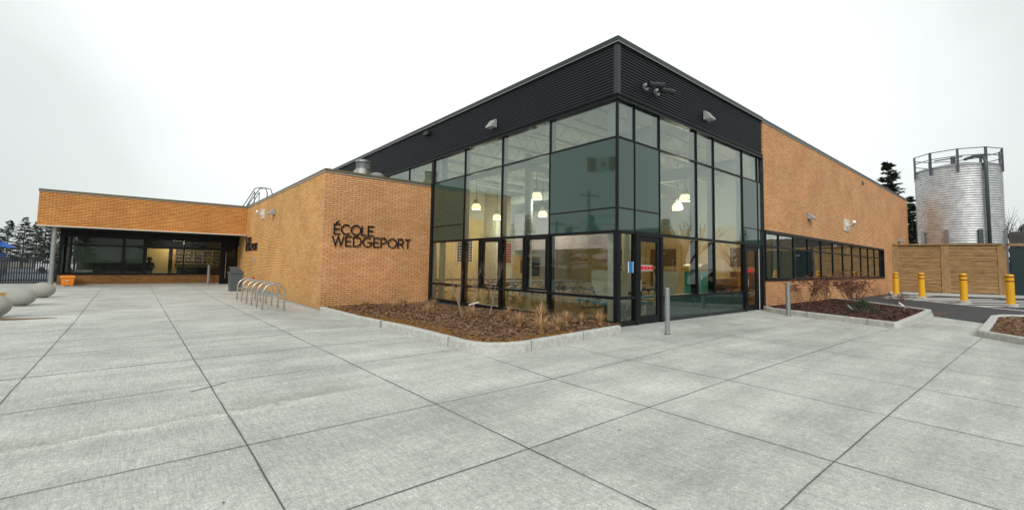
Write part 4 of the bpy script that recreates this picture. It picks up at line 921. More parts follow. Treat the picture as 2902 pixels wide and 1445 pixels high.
# yellow
def ybol(x, y, h, r, lab, dupf=None):
    if dupf: return dup(dupf, (x, y, 0), lab)
    t = thing('bollard', lab, 'bollard', (x, y, 0), 'yellow bollards in front of the wooden fence')
    b = MB(); b.lathe(x, y, [(r, .1), (r, h - .05), (r * .92, h - .012), (r * .6, h)], 24); b.build('sleeve', YEL, t, smooth=False)
    for z in (h - .16, h - .37):
        b = MB(); b.lathe(x, y, [(r + .004, z), (r + .004, z + .055)], 24, caps=False); b.build('red_band', REDT, t)
    b = MB(); b.lathe(x, y, [(r * 1.75, 0), (r * 1.75, .12), (r * 1.2, .14)], 20); b.build('concrete_base', KERB, t)
    return t
yb = ybol(36.58, 4.7, 1.6, .155, 'second yellow bollard from the brick wing, before the fence\'s left panel')
ybol(38.8, 6.25, 1.6, .155, 'yellow bollard nearest the brick wing, half behind the shrubs', yb)
ybol(34.3, 2.72, 1.6, .155, 'third yellow bollard, before the right panel of the fence', yb)
ybol(32.9, 1.0, 1.6, .155, 'yellow bollard farthest right, in front of the dark green gate', yb)

# ---------------------------------------------------------------- wooden fence, gate, tank
F = [(44.4, 7.2), (45.4, 4.5), (46.9, 1.75)]; FH = 3.72
t = thing('wooden_fence', 'tall cedar board fence with wide posts below the metal tank', 'fence', (45.4, 4.5, 0))
for (p, q) in zip(F, F[1:]):
    d = Vector(q) - Vector(p); L_ = d.length; u = d / L_; b = MB(); z = .2; rr = random.Random(int(L_ * 1000)); k = 0
    while z < FH - .15:
        h = rr.choice((.14, .19, .24, .29)); h = min(h, FH - .1 - z); c = Vector(p) + u * L_ / 2
        n = Vector((-u.y, u.x)); c2 = c + n * rr.uniform(-.012, .012); b.obox(c2 + n * rr.choice((-.02, .0, .025)), u, L_ - .45, .05, z, z + h - .018); z += h; k += 1
    b.build('board_panel', WOODF, t)
    b = MB(); b.obox(Vector(p) + u * L_ / 2 + Vector((-u.y, u.x)) * (.07 if (Vector((-u.y, u.x)).x > 0) else -.07), u, L_ - .5, .03, .2, FH - .06); b.build('backing_panel', BROWN, t)
for i, p in enumerate(F):
    d = Vector((F[min(i + 1, 2)][0] - F[max(i - 1, 0)][0], F[min(i + 1, 2)][1] - F[max(i - 1, 0)][1])); b = MB(); b.obox(p, d, .48, .12, .12, FH - .05); b.build('post', WOODP, t)
for (p, q) in zip(F, F[1:]):
    d = Vector(q) - Vector(p); b = MB(); b.obox((Vector(p) + Vector(q)) / 2, d, d.length + (.05 if p == F[0] else .045), .3, FH - .048 + (.003 if p == F[0] else 0), FH + .05); b.build('cap_rail', WOODP, t)
t = thing('gate', 'dark green sheet gate under a wooden beam right of the cedar fence', 'gate', (48.5, -1, 0))
b = MB(); b.obox((48.7, -1.2), (1.9, -2.75), 6.2, .06, .15, 3.5); b.build('gate_panel', DKGRN, t)
b = MB(); b.obox((47.35, .95), (1.9, -2.75), .1, .14, .1, 3.55); b.build('gate_post', DKGRN, t)
b = MB(); b.obox((48.7, -1.3), (1.9, -2.75), 6.6, .3, FH - .12, FH + .04); b.build('beam', WOODP, t)
b = MB(); b.obox((47.8, .02), (1.9, -2.75), .7, .02, 2.95, 3.12); b.build('name_plate', mat('faded_plate', (.14, .18, .2), .5, noise=(30, .9)), t)
b = MB(); b.obox((48.0, -.25), (1.9, -2.75), 1.1, .02, .3, .42); b.build('bottom_trim', LIGHTG, t)

TX, TY, TR = 53.0, 4.3, 2.62; TZ = 10.35
t = thing('storage_tank', 'tall round corrugated metal tank with railing behind the fence', 'tank', (TX, TY, 0))
b = MB(); prof = []; n = int((TZ) / .19); 
for i in range(n):
    z = i * TZ / n; p = TZ / n
    for k in range(4): a = 2 * pi * k / 4; prof.append((TR + .055 * sin(a), z + p * k / 4))
prof.append((TR, TZ)); b.lathe(TX, TY, prof, 72, caps=False); b.build('shell', CORR, t, smooth=True)
b = MB(); b.lathe(TX, TY, [(TR + .06, TZ - .03), (TR + .06, TZ + .06), (TR - .1, TZ + .12), (.2, TZ + .7)], 48, caps=False); b.build('roof', GALV, t)
NP = 10; HR = 1.35
for k in range(NP):
    a = 2 * pi * k / NP + .12; c, s_ = cos(a), sin(a); b = MB(); r = TR + .12
    b.obox((TX + r * c, TY + r * s_), (-s_, c), .16, .1, TZ - .55, TZ + HR); b.build('rail_post', RAIL, t)
for z in (HR, HR * .58):
    b = MB(); r = TR + .12
    for k in range(NP):
        a0 = 2 * pi * k / NP + .12; a1 = 2 * pi * (k + 1) / NP + .12; b.tube((TX + r * cos(a0), TY + r * sin(a0), TZ + z - .03), (TX + r * cos(a1), TY + r * sin(a1), TZ + z - .03), .035, n=6)
    b.build('rail', RAIL, t)
def on(ang, r, z): return (TX + r * cos(ang), TY + r * sin(ang), z)
fa = atan2(-TY, -TX)  # towards camera
pa = fa + .62
b = MB(); b.path([on(pa, TR * .35, TZ + .75), on(pa, TR * .7, TZ + .8), on(pa, TR + .05, TZ + .62), on(pa, TR + .22, TZ + .2), on(pa, TR + .24, TZ - .5), on(pa, TR + .24, 0)], .12, 10); b.build('fill_pipe', PIPE, t, smooth=True)
for da in (-.95, -.28, .45, 1.25):
    a = fa + da; b = MB(); r = TR + .09; b.obox((TX + r * cos(a), TY + r * sin(a)), (-sin(a), cos(a)), .28, .14, 0, 5.1); b.build('stiffener', PIPE if da == .45 else GALV, t)
b = MB(); b.box(TX - 1.4, TX - 1.15, TY - .1, TY + .2, TZ + .2, TZ + .95); b.tube((TX - 1.3, TY - .5, TZ + .9), (TX - 1.3, TY + 1.2, TZ + .8), .05); b.build('valve', RAIL, t)

# ---------------------------------------------------------------- plants
def grass_mesh(seed, n=130, h=.38, sp=.24):
    rr = random.Random(seed); b = MB()
    for k in range(n):
        a = rr.uniform(0, 2 * pi); r0 = rr.uniform(0, .06); L_ = h * rr.uniform(.55, 1.15); s_ = sp * rr.uniform(.2, 1.4); w = rr.uniform(.004, .010)
        px, py = -sin(a) * w, cos(a) * w; vs = []
        for i in range(5):
            t_ = i / 4; r = r0 + s_ * t_ ** 1.7; z = L_ * (t_ - .38 * t_ ** 3 * (s_ / sp)); ww = 1 - .8 * t_
            vs += [(r * cos(a) - px * ww, r * sin(a) - py * ww, z), (r * cos(a) + px * ww, r * sin(a) + py * ww, z)]
        b.add(vs, [(2 * i, 2 * i + 1, 2 * i + 3, 2 * i + 2) for i in range(4)])
    return b
GM = [grass_mesh(s).build('grass_tuft', TUFT) for s in (1, 2, 3)]
for g in GM[1:]: pass
tufts = [(8.35, 8.75, 1.25, 'tallest copper grass tuft by the plinth, with upright stalks'), (8.75, 8.15, .9, 'rounded copper grass tuft by the plinth, right of the tallest one'), (8.9, 7.75, .8, 'narrow copper grass tuft second from the right end of the bed'), (9.2, 7.4, 1.05, 'grass tuft at the right end of the bed below the corner mullion'),
         (7.2, 8.3, 1.0, 'straw grass tuft in the middle of the bed'), (6.9, 7.2, 1.05, 'wide straw tuft close to the rounded kerb'), (7.7, 7.45, .95, 'straw tuft between the kerb front and the copper tufts'), (7.35, 10.6, .9, 'straw tuft beside the bare sapling, left of it'), (8.2, 9.9, .8, 'small straw tuft right of the bare sapling'),
         (6.4, 15.9, .9, 'straw tuft at the foot of the lettered brick wall, leftmost'), (6.9, 14.6, .9, 'straw tuft second from left below the lettered wall'), (7.9, 15.9, .9, 'small tuft below the lettered wall near its middle'), (7.1, 12.6, 1.0, 'low straw tuft in the middle of the far part of the bed'), (8.8, 15.2, .8, 'tuft in the inner corner of brick wall and glass wall')]
for i, (x, y, s_, lab) in enumerate(tufts):
    if i < 3: o = GM[i]
    else: o = GM[i % 3].copy(); COL.objects.link(o)
    o.location = (x, y, .1 + (-.12 if y > 12 else 0)); o.scale = (s_ * 1.2, s_ * 1.2, s_ * 1.25); o.rotation_euler = (0, 0, i * 1.3); tag(o, lab, 'grass tuft', 'dry grass tufts in the planter')
def branch(b, p, d, L_, r, lvl, rr, tips, spread=.5, kids=(2, 3), up=.12, n=5):
    pts = [Vector(p)]; rad = [r]; d = Vector(d).normalized(); seg = 4
    for i in range(seg):
        d = (d + Vector((rr.gauss(0, .09), rr.gauss(0, .09), rr.gauss(0, .06) + up * .3))).normalized(); pts.append(pts[-1] + d * L_ / seg); rad.append(r * (1 - .45 * (i + 1) / seg))
    b.path(pts, rad, n, False)
    if lvl == 0: tips.append((pts[-1], d)); return
    for k in range(rr.randint(*kids)):
        t_ = rr.uniform(.45, 1); i = min(seg, max(1, int(t_ * seg + .5))); a = rr.uniform(0, 2 * pi); perp = Vector((cos(a), sin(a), rr.uniform(-.1, .5)))
        branch(b, pts[i], d + perp * spread * rr.uniform(.6, 1.3), L_ * rr.uniform(.55, .85), rad[i] * .7, lvl - 1, rr, tips, spread, kids, up, max(3, n - 1))
    branch(b, pts[-1], d, L_ * .7, rad[-1] * .9, lvl - 1, rr, tips, spread, kids, up, max(3, n - 1))
# sapling in left bed
rr = random.Random(21); t = thing('bare_sapling', 'leafless multi-stemmed sapling in front of the left glass panes', 'sapling', (7.9, 11.2, .1)); tips = []; b = MB()
for (x, y, dx) in [(7.35, 11.0, -.28), (7.9, 11.2, .0), (8.35, 11.0, .35)]: b = MB(); branch(b, (x, y, .05), (dx, -dx * .4, 1), .64, .024, 4, rr, tips, .45, (2, 3), .28); b.build('stem', TWIG, t)
b = MB()
b.path([(7.5, 10.9, .42), (7.8, 10.8, .5)], .018, 5); b.build('tag', WHITE, t)
def shrub(x, y, h, seed, lab, leaves=True, w=1.0):
    rr = random.Random(seed); t = thing('shrub', lab, 'shrub', (x, y, .1), 'dry shrubs in the right planter'); b = MB(); tips = []
    for k in range(8): a = rr.uniform(0, 2 * pi); branch(b, (x + rr.uniform(-.1, .1) * w, y + rr.uniform(-.1, .1), .08), (cos(a) * .6 * w, sin(a) * .6 * w, 1), h * .42, .011, 2, rr, tips, .6, (2, 3), .15, 4)
    b.build('twigs', TWIGR, t)
    b = MB()
    for tp, d in tips:
        for q in range(9 if leaves else 3):
            c = tp + Vector((rr.gauss(0, .035), rr.gauss(0, .035), rr.gauss(0, .03))); u = Vector((rr.uniform(-1, 1), rr.uniform(-1, 1), rr.uniform(-1, 1))).normalized() * rr.uniform(.025, .045); v = u.cross(Vector((rr.uniform(-1, 1), rr.uniform(-1, 1), rr.uniform(-1, 1)))).normalized() * rr.uniform(.012, .02)
            b.add([c - u, c + v, c + u, c - v], [(0, 1, 2, 3)])
    b.build('dead_leaves', DEADL, t)
shrub(20.4, 6.0, 1.35, 31, 'reddish bare shrub in the right planter, leftmost by the galvanised post')
shrub(22.4, 5.8, 1.5, 34, 'reddish shrub between the leftmost and the tallest one')
shrub(23.6, 5.2, 1.75, 37, 'tallest reddish shrub with clustered dead flower heads')
shrub(25.3, 5.6, 1.3, 40, 'reddish shrub just right of the tallest one')
shrub(27.2, 6.2, 1.25, 43, 'low reddish shrub at the far end of the right planter', w=1.5)
shrub(25.6, 4.2, .8, 46, 'low wide twiggy shrub over the back kerb of the right planter', False, 2.2)
# evergreen low shrub
t = thing('evergreen_shrub', 'small dark green mounded shrub in the right planter', 'shrub', (20.2, 4.2, .1)); rr = random.Random(8); b = MB(); st = MB()
for k in range(2600):
    a = rr.uniform(0, 2 * pi); e = rr.uniform(0, pi / 2) ** 1.0; r = .5 * rr.uniform(.55, 1.1); c = Vector((20.2 + r * cos(a) * cos(e) * 1.1, 4.2 + r * sin(a) * cos(e) * 1.1, .1 + r * sin(e) * .85)); u = Vector((rr.gauss(0, 1), rr.gauss(0, 1), rr.gauss(.6, 1))).normalized() * rr.uniform(.03, .07); v = u.cross(Vector((rr.gauss(0, 1), rr.gauss(0, 1), 1))).normalized() * .008
    b.add([c - v, c + v, c + u], [(0, 1, 2)])
b.build('foliage', EVG, t)
for k in range(12): a = k * .52; st.path([(20.2, 4.2, .08), (20.2 + .4 * cos(a), 4.2 + .4 * sin(a), .35)], [.012, .005], 4)
st.build('stems', TWIG, t)
for (x, y, rot, lab) in [(19.3, 4.6, .3, 'white plant tag on the mulch left of the green shrub'), (21.0, 4.75, -.5, 'white plant tag hanging above the green shrub'), (22.6, 3.4, .6, 'white plant tag on the mulch near the outer kerb'), (25.2, 3.9, -.7, 'white plant tag among the low twigs farthest right')]:
    b = MB(); a = Vector((cos(rot), sin(rot), 0)) * .12; b.add([(x - a.x, y - a.y, .28), (x + a.x, y + a.y, .12), (x + a.x, y + a.y, .18), (x - a.x, y - a.y, .34)], [(0, 1, 2, 3)]); tag(b.build('plant_tag', WHITE), lab, 'plant tag', 'white tags on the shrubs')
b = MB(); rr = random.Random(77)
for k in range(700):
    s_ = rr.random(); side_ = rr.random()
    if side_ < .5: x = 24.3 + rr.gauss(0, .5); y = 2.6 + rr.gauss(0, .12)
    elif side_ < .75: x = 16.9 + s_ * 6.5; y = 2.55 - abs(rr.gauss(0, .05))
    else: x = 4.66 + .02 * rr.random() - abs(rr.gauss(0, .05)); y = 7 + 9 * s_
    t2 = rr.uniform(0, 2 * pi); L_ = rr.uniform(.015, .05); w = .008; z = .01 + gz(x, y)
    b.add([(x - cos(t2) * w, y - sin(t2) * w, z), (x + cos(t2) * w, y + sin(t2) * w, z), (x + sin(t2) * L_, y + cos(t2) * L_, z + .008)], [(0, 1, 2)])
o = b.build('leaf_litter', mat('litter_orange', (.38, .18, .06), .9, noise=(5, .4))); o['kind'] = 'stuff'; o['label'] = 'orange needle litter gathered along the kerbs'; o['category'] = 'leaf litter'

# trees
def conifer(seed, H, Rr, z0=.2, dens=1., trunk=.14, m=None, leafw=.10, nqf=1.0):
    rr = random.Random(seed); T = MB(); T.path([(0, 0, -.1), (rr.gauss(0, .1), rr.gauss(0, .1), H * .5), (0, 0, H)], [trunk, trunk * .6, .02], 7, False); b = MB(); z = H * z0
    while z < H * .99:
        f = 1 - (z - H * z0) / (H * (1 - z0)); nb = rr.randint(4, 7)
        for k in range(nb):
            if rr.random() > dens: continue
            a = rr.uniform(0, 2 * pi); L_ = (Rr * f ** .75 + .15) * rr.uniform(.55, 1.15); dr = rr.uniform(-.28, .05); d = Vector((cos(a), sin(a), dr + .12)).normalized(); p0 = Vector((0, 0, z))
            T.path([p0, p0 + d * L_], [.025, .006], 3, False)
            nq = int((7 + L_ * 9) * nqf)
            for q in range(nq):
                s_ = (q + rr.random()) / nq; s_ = .18 + .82 * s_; c = p0 + d * L_ * s_ + Vector((0, 0, rr.gauss(0, .05))); side = Vector((-sin(a), cos(a), 0)) * rr.choice((-1, 1)) * rr.uniform(.6, 1.2) + d * .8 + Vector((0, 0, rr.uniform(-.35, .35))); side.normalize(); ll = rr.uniform(.16, .4) * (1.1 - .5 * s_) * (1 + Rr * .08)
                w = Vector((rr.gauss(0, .3), rr.gauss(0, .3), 1)).cross(side).normalized() * leafw * rr.uniform(.6, 1.3)
                b.add([c - w * .5, c + side * ll * .6 - w, c + side * ll, c + side * ll * .5 + w], [(0, 1, 2, 3)])
        z += H / 38 * rr.uniform(.7, 1.3)
    return T, b
def tree(name, x, y, TB, mats, lab, group, rot=0, sc=1):
    t = thing(name, lab, 'tree', (0, 0, 0), group); T, b = TB
    T.build('trunk', mats[0], t); b.build('crown', mats[1], t); t.location = (x, y, 0); t.rotation_euler = (0, 0, rot); t.scale = (sc,) * 3; return t
BARKD = mat('pine_bark_dark', (.12, .11, .10), .9)
# left group behind the fence (about 60 to 80 m away)
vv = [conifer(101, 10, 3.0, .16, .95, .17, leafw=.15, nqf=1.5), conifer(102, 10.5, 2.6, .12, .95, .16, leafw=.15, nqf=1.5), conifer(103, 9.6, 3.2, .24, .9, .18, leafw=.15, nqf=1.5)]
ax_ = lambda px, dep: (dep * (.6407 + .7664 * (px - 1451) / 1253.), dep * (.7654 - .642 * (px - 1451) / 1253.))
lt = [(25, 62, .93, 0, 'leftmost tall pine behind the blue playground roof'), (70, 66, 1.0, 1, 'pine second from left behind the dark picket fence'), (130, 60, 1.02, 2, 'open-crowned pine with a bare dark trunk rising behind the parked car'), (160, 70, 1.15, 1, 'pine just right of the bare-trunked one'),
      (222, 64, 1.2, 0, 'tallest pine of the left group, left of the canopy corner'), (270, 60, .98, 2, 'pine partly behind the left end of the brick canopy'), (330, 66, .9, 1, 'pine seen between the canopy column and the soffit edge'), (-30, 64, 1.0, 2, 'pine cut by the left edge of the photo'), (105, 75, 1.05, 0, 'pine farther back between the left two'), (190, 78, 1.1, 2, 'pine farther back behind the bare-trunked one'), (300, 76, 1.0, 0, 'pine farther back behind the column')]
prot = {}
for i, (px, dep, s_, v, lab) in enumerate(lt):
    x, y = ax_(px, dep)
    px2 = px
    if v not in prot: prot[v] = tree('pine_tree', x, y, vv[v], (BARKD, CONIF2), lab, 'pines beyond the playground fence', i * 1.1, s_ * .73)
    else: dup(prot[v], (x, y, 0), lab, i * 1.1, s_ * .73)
rt = tree('spruce_tree', 62.6, 10.4, conifer(201, 13.9, 3.6, .10, 1.0, .28, leafw=.2, nqf=1.8), (BARK, CONIF), 'dark pointed spruce rising above the end of the brick wing', 'conifers behind the brick wing')
for (x, y, s_, r_, lab) in [(61.4, 8.3, .62, 1, 'darker spruce between the brick wing and the tank, in front'), (66, 9.2, .74, 2.2, 'spruce behind the gap between wing and tank'), (63.5, 8.9, .58, 4, 'shorter spruce just below the pointed one'), (58.3, 7.7, .47, 5, 'low spruce filling the gap beside the tank')]: dup(rt, (x, y, 0), lab, r_, s_)
def bare(seed, H, name, x, y, lab, group, lv=4, sc=1):
    rr = random.Random(seed); b = MB(); tips = []; branch(b, (0, 0, -.1), (0, 0, 1), H * .28, H * .02, lv, rr, tips, .62, (2, 3), .1, 6)
    o = thing(name, lab, 'tree', (0, 0, 0), group); b.build('branches', BARK, o); o.location = (x, y, 0); o.scale = (sc,) * 3; return o
bt = bare(301, 13, 'bare_tree', 68, 1.6, 'leafless tree right of the metal tank', 'leafless trees')
dup(bt, (80, 1.0, 0), 'leafless tree at the right edge above the green gate', 2, .9); dup(bt, (74, 2.2, 0), 'leafless tree farther back right of the tank', 4, .95)
# house at the right edge and dark hedge
t = thing('house', 'dark shingled house roof at the right edge behind the trees', 'house', (75, -8, 0))
b = MB(); b.box(86, 94, -5.5, 1.3, 0, 7.5); b.build('wall', HOUSEW, t)
b = MB(); b.add([(85.5, -5.7, 7.5), (85.5, 1.6, 7.5), (94.5, 1.6, 7.5), (94.5, -5.7, 7.5), (85.5, -2, 11.6), (94.5, -2, 11.6)], [(0, 1, 4), (2, 3, 5), (1, 2, 5, 4), (3, 0, 4, 5)]); b.build('roof', HOUSER, t)
tag(MB().box(58, 66, -10, 1.65, 0, 5.3).build('shed', mat('shed_brown', (.09, .08, .075), .9, noise=(1, .3))), 'low dark brown shed behind the green gate', 'shed')

# left background: picket fence, wall, car, playground, garage
t = thing('picket_fence', 'dark navy metal picket fence left of the canopy column', 'fence', (-5, 41.3, 0))
def pick(b, p, q, h=1.55, sp=.105):
    d = Vector(q) - Vector(p); n = int(d.length / sp)
    for i in range(n + 1): c = Vector(p) + d * i / n; b.box(c.x - .026, c.x + .026, c.y - .02, c.y + .02, .05, h)
def rails(b, p, q, h=1.55):
    for z in (.15, h - .18, h): b.tube((*p, z), (*q, z), .03, n=6)
A1, A2, A3 = (-6.9, 41.4), (-4.2, 41.6), (-4.2, 36.6)
A0 = (-9.5, 62)
b = MB(); pick(b, A1, A2); pick(b, A1, A0, sp=.16); pick(b, (-4.25, 41.5), (-3.7, 41.5)); b.build('pickets', NAVY, t)
b = MB(); rails(b, A1, A2); rails(b, A1, A0); rails(b, A2, (-3.6, 41.5)); b.build('rails', NAVY, t)
tag(MB().box(-12, -6.95, 40.9, 41.3, 0, 1.1).build('concrete_wall', FOUND), 'low grey concrete wall at the left edge beside the picket fence', 'wall')
def car(x, y, rot, body, lab):
    t = thing('parked_car', lab, 'car', (0, 0, 0), 'cars parked nearby'); b = MB()
    prof = [(-2.2, .35), (2.2, .35), (2.25, .75), (1.9, .88), (1.15, .98), (.5, 1.42), (-1.1, 1.45), (-1.85, 1.0), (-2.2, .92)]
    n = len(prof); b.add([(px, -.85, z) for px, z in prof] + [(px, .85, z) for px, z in prof], [tuple(range(n)), tuple(range(2 * n - 1, n - 1, -1))] + [(i, i + n, (i + 1) % n + n, (i + 1) % n) for i in range(n)]); b.build('body', body, t, bevel=.06)
    b = MB()
    for s_ in (-1, 1): yy = .86 * s_; b.add([(-1.6, yy, 1.0), (1.0, yy, 1.0), (.45, yy, 1.36), (-1.05, yy, 1.38)], [(0, 1, 2, 3)])
    b.add([(1.17, -.72, 1.0), (1.17, .72, 1.0), (.55, .66, 1.4), (.55, -.66, 1.4)], [(0, 1, 2, 3)]); b.build('windows', CARG, t)
    for px in (-1.4, 1.4):
        for s_ in (-1, 1): b = MB(); b.tube((px, .72 * s_, .33), (px, .9 * s_, .33), .33, n=18); b.build('wheel', TYRE, t)
    t.location = (x, y, 0); t.rotation_euler = (0, 0, rot); return t
x, y = ax_(190, 46); c1 = car(x, y, -.7, CARW, 'white car parked behind the picket fence on the left')
dup(c1, (x - 7.5, y + 2.5, 0), 'pale car roof at the far left behind the fence', -.6)
t = thing('playground_tower', 'play tower with a blue pyramid roof at the left edge', 'play tower', (-17, 46, 0)); x, y = ax_(8, 58)
b = MB(); b.add([(x - 1.3, y - 1.3, 2.8), (x + 1.3, y - 1.3, 2.8), (x + 1.3, y + 1.3, 2.8), (x - 1.3, y + 1.3, 2.8), (x, y, 3.7)], [(0, 1, 4), (1, 2, 4), (2, 3, 4), (3, 0, 4), (3, 2, 1, 0)]); b.build('roof', PBLUE, t)
for sx in (-.7, .7):
    for sy in (-.7, .7): b = MB(); b.tube((x + sx, y + sy, 0), (x + sx, y + sy, 3), .06); b.build('post', mat('post_tan', (.4, .3, .15), .6), t)
b = MB(); b.box(x - .7, x + .7, y - .7, y + .7, 1.2, 1.3); b.box(x - .7, x + .7, y - .72, y - .68, 1.3, 2.0); b.build('deck', PBLUE, t)
x, y = ax_(325, 58); t = thing('garage', 'small shed with a pale low roof seen between column and window', 'shed', (x, y, 0))
b = MB(); b.box(x - 2.5, x + 2.5, y, y + 3, 0, 2.0); b.build('wall', HOUSEW, t)
b = MB(); b.add([(x - 3, y - .3, 2.0), (x + 3, y - .3, 2.0), (x + 3, y + 3.3, 2.0), (x - 3, y + 3.3, 2.0), (x - 3, y + 1.5, 2.9), (x + 3, y + 1.5, 2.9)], [(0, 1, 5, 4), (2, 3, 4, 5), (0, 4, 3), (1, 2, 5)]); b.build('roof', mat('roof_dark', (.08, .08, .08), .8), t)
x, y = ax_(300, 60); tag(MB().box(x + 4, x + 12, y - 2, y + 3, 0, 2.4).build('shed', WHITE), 'long white building far behind the entrance canopy', 'building')

# ---------------------------------------------------------------- surroundings that the glass reflects
def flag(x, y, z, lab, dark, wid=2.9, h=1.45, ang=0., poleh=None):
    t = thing('flagpole', lab, 'flagpole', (x, y, 0), 'flags and poles reflected in the green glass'); b = MB(); b.path([(x, y, 0), (x, y, z + .3)], [.09, .05], 8); b.build('pole', LIGHTG, t)
    b = MB(); n = 16; dx, dy = cos(ang), sin(ang)
    P = lambda s, v: (x + dx * s * wid, y + dy * s * wid + .16 * sin(s * 7) * s, z - v * h + .12 * sin(s * 6.2 + 1) * s - .25 * s)
    for i in range(n):
        s0, s1 = i / n, (i + 1) / n; red = (s0 < .25 or s0 >= .74); mi = 0 if dark else (0 if red else 1); b.add([P(s0, 1), P(s1, 1), P(s1, 0), P(s0, 0)], [(0, 1, 2, 3)], mi)
    b.build('cloth', [FLAGD if dark else FLAGR, FLAGW], t)
    if not dark:
        leaf = [(0, .42), (.06, .3), (.12, .33), (.1, .14), (.2, .22), (.22, .16), (.34, .19), (.28, .06), (.34, .02), (.17, -.14), (.19, -.22), (.02, -.19), (.02, -.38)]
        pts = leaf + [(-u, v) for u, v in leaf[::-1]]; b = MB(); vs = []
        for u, v in pts:
            p = P(.5 + u * .62 / 1.45 * .9, .5 - v * .95); vs.append((p[0] - .03 * dy, p[1] + .0, p[2]))
        c = P(.5, .5); k = len(vs)
        for side in (-.03, .03):
            b.add([(c[0] + side, c[1] + side, c[2])] + [(a[0] + side, a[1] + side, a[2]) for a in vs], [(0, 1 + i, 1 + (i + 1) % k) for i in range(k)])
        b.build('maple_leaf', FLAGR, t)
flag(-16.8, 27.3, 12.9, 'flagpole flying the red and white maple leaf flag', False, ang=radians(40))
flag(-21.6, 30.3, 7.3, 'flagpole with a dark blue flag reflected low in the green glass', True, 2.3, 1.2, ang=radians(205))
def upole(x, y, h, lab, arm=True):
    t = thing('utility_pole', lab, 'utility pole', (x, y, 0), 'poles reflected in the green glass'); b = MB(); b.path([(x, y, -.1), (x, y, h)], [.17, .12], 8); b.build('pole', POLEM, t)
    if arm: b = MB(); b.tube((x - .9, y - .7, h - .5), (x + .9, y + .7, h - .5), .07, n=6); b.build('crossarm', POLEM, t)
    return t
upole(-19, 32.8, 10.2, 'tall utility pole mirrored in the large green pane'); upole(-20, 38.8, 7.4, 'shorter utility pole mirrored left of the tall one'); upole(-25, 41, 7.4, 'utility pole mirrored at the left edge of the green pane', True)
w = MB()
for dz in (0, .25, .9):
    P0, P1, P2 = Vector((-25, 41, 6.9 - dz)), Vector((-19, 32.8, 7.4 - dz)), Vector((-30, 5, 7.5 - dz))
    for a, c in ((P0, P1), (P1, P2)): w.path([a.lerp(c, s / 8) - Vector((0, 0, .5 * sin(pi * s / 8))) for s in range(9)], .02, 4, False)
tag(w.build('power_line', DARKP), 'thin overhead wires between the mirrored utility poles', 'wire')
k = 0
mir = [(-26, 34, .7, 0), (-31, 28, .85, 1), (-28, 24, .6, 2), (-36, 38, .9, 1), (-24, 18, .5, 0), (-34, 14, .8, 2), (-38, 22, .95, 0), (-30, 46, .8, 2), (-22, 50, .75, 1), (-33, 4, .8, 1), (-34, -8, .8, 0)]
wl = ['beside the tall utility pole', 'behind the flagpole', 'small and low beside the flagpole', 'behind the leftmost utility pole', 'smallest of the row', 'right of the smallest one', 'tallest of the row', 'left of the leftmost pole', 'at the left end of the row', 'near the right end of the row', 'at the right end of the row']
for (x, y, s_, v), l in zip(mir, wl): dup(prot[v], (x, y, 0), 'pine mirrored in the left glass wall, ' + l, s_ * 9, s_)
dup(bt, (37.5, -5.6, 0), 'large leafless tree mirrored in the right glass wall', 1, .75); dup(bt, (42, -3.0, 0), 'leafless tree mirrored beside the far door', 3, .55); dup(bt, (33, -9.5, 0), 'leafless tree mirrored near the corner door', 5, .5)
for (x, y, s_, lab) in [(48, -14, .55, 'spruce mirrored behind the parked car'), (55, -18, .6, 'spruce mirrored behind the house'), (40, -18, .5, 'spruce mirrored left of the house'), (60, -10, .5, 'spruce mirrored in the strip window')]: dup(rt, (x, y, 0), lab, x, s_)
T_, C_ = MB(), MB()
for k in range(22):
    a = radians(150 + k * 9.5); dd = 62 + (k * 37 % 17); sc_ = .9 + (k * 13 % 7) * .06; tt, cc = vv[k % 3]
    for src, dst in ((tt, T_), (cc, C_)): dst.add([(v[0] * sc_ + dd * sin(a), v[1] * sc_ + dd * cos(a), v[2] * sc_) for v in src.v], src.f)
o = C_.build('far_woods', CONIF2); o['kind'] = 'stuff'; o['label'] = 'distant belt of dark conifers beyond the school yard'; o['category'] = 'woods'
o2 = T_.build('trunks', BARKD, o)
t = thing('house', 'two-storey gabled house mirrored in the right glass wall', 'house', (44, -14, 0))
b = MB(); b.box(40, 51, -20, -13, 0, 3.9); b.add([(40, -13, 3.9), (51, -13, 3.9), (45.5, -13, 6.1), (40, -20, 3.9), (51, -20, 3.9), (45.5, -20, 6.1)], [(0, 1, 2), (3, 5, 4)]); b.build('wall', mat('house_brown', (.10, .06, .04), .8), t)
b = MB(); b.add([(39.6, -12.7, 3.8), (39.6, -20.3, 3.8), (45.5, -20.3, 6.25), (45.5, -12.7, 6.25), (51.4, -12.7, 3.8), (51.4, -20.3, 3.8)], [(0, 3, 2, 1), (3, 4, 5, 2)]); b.build('roof', HOUSER, t)
for (x, z) in ((45, 3.4), (41.5, 1.2), (48, 1.2)):
    b = MB(); b.box(x - .15, x + 1.15, -12.98, -12.93, z - .15, z + 1.45); fr = b.build('window', WHITE, t); b = MB(); b.box(x, x + 1, -12.925, -12.9, z, z + 1.3); b.build('pane', CARG, fr)
dup(c1, (36.5, -2.6, 0), 'white car mirrored in the right glass wall', .3); dup(c1, (42, -4.2, 0), 'second white car mirrored beyond the first', .1)

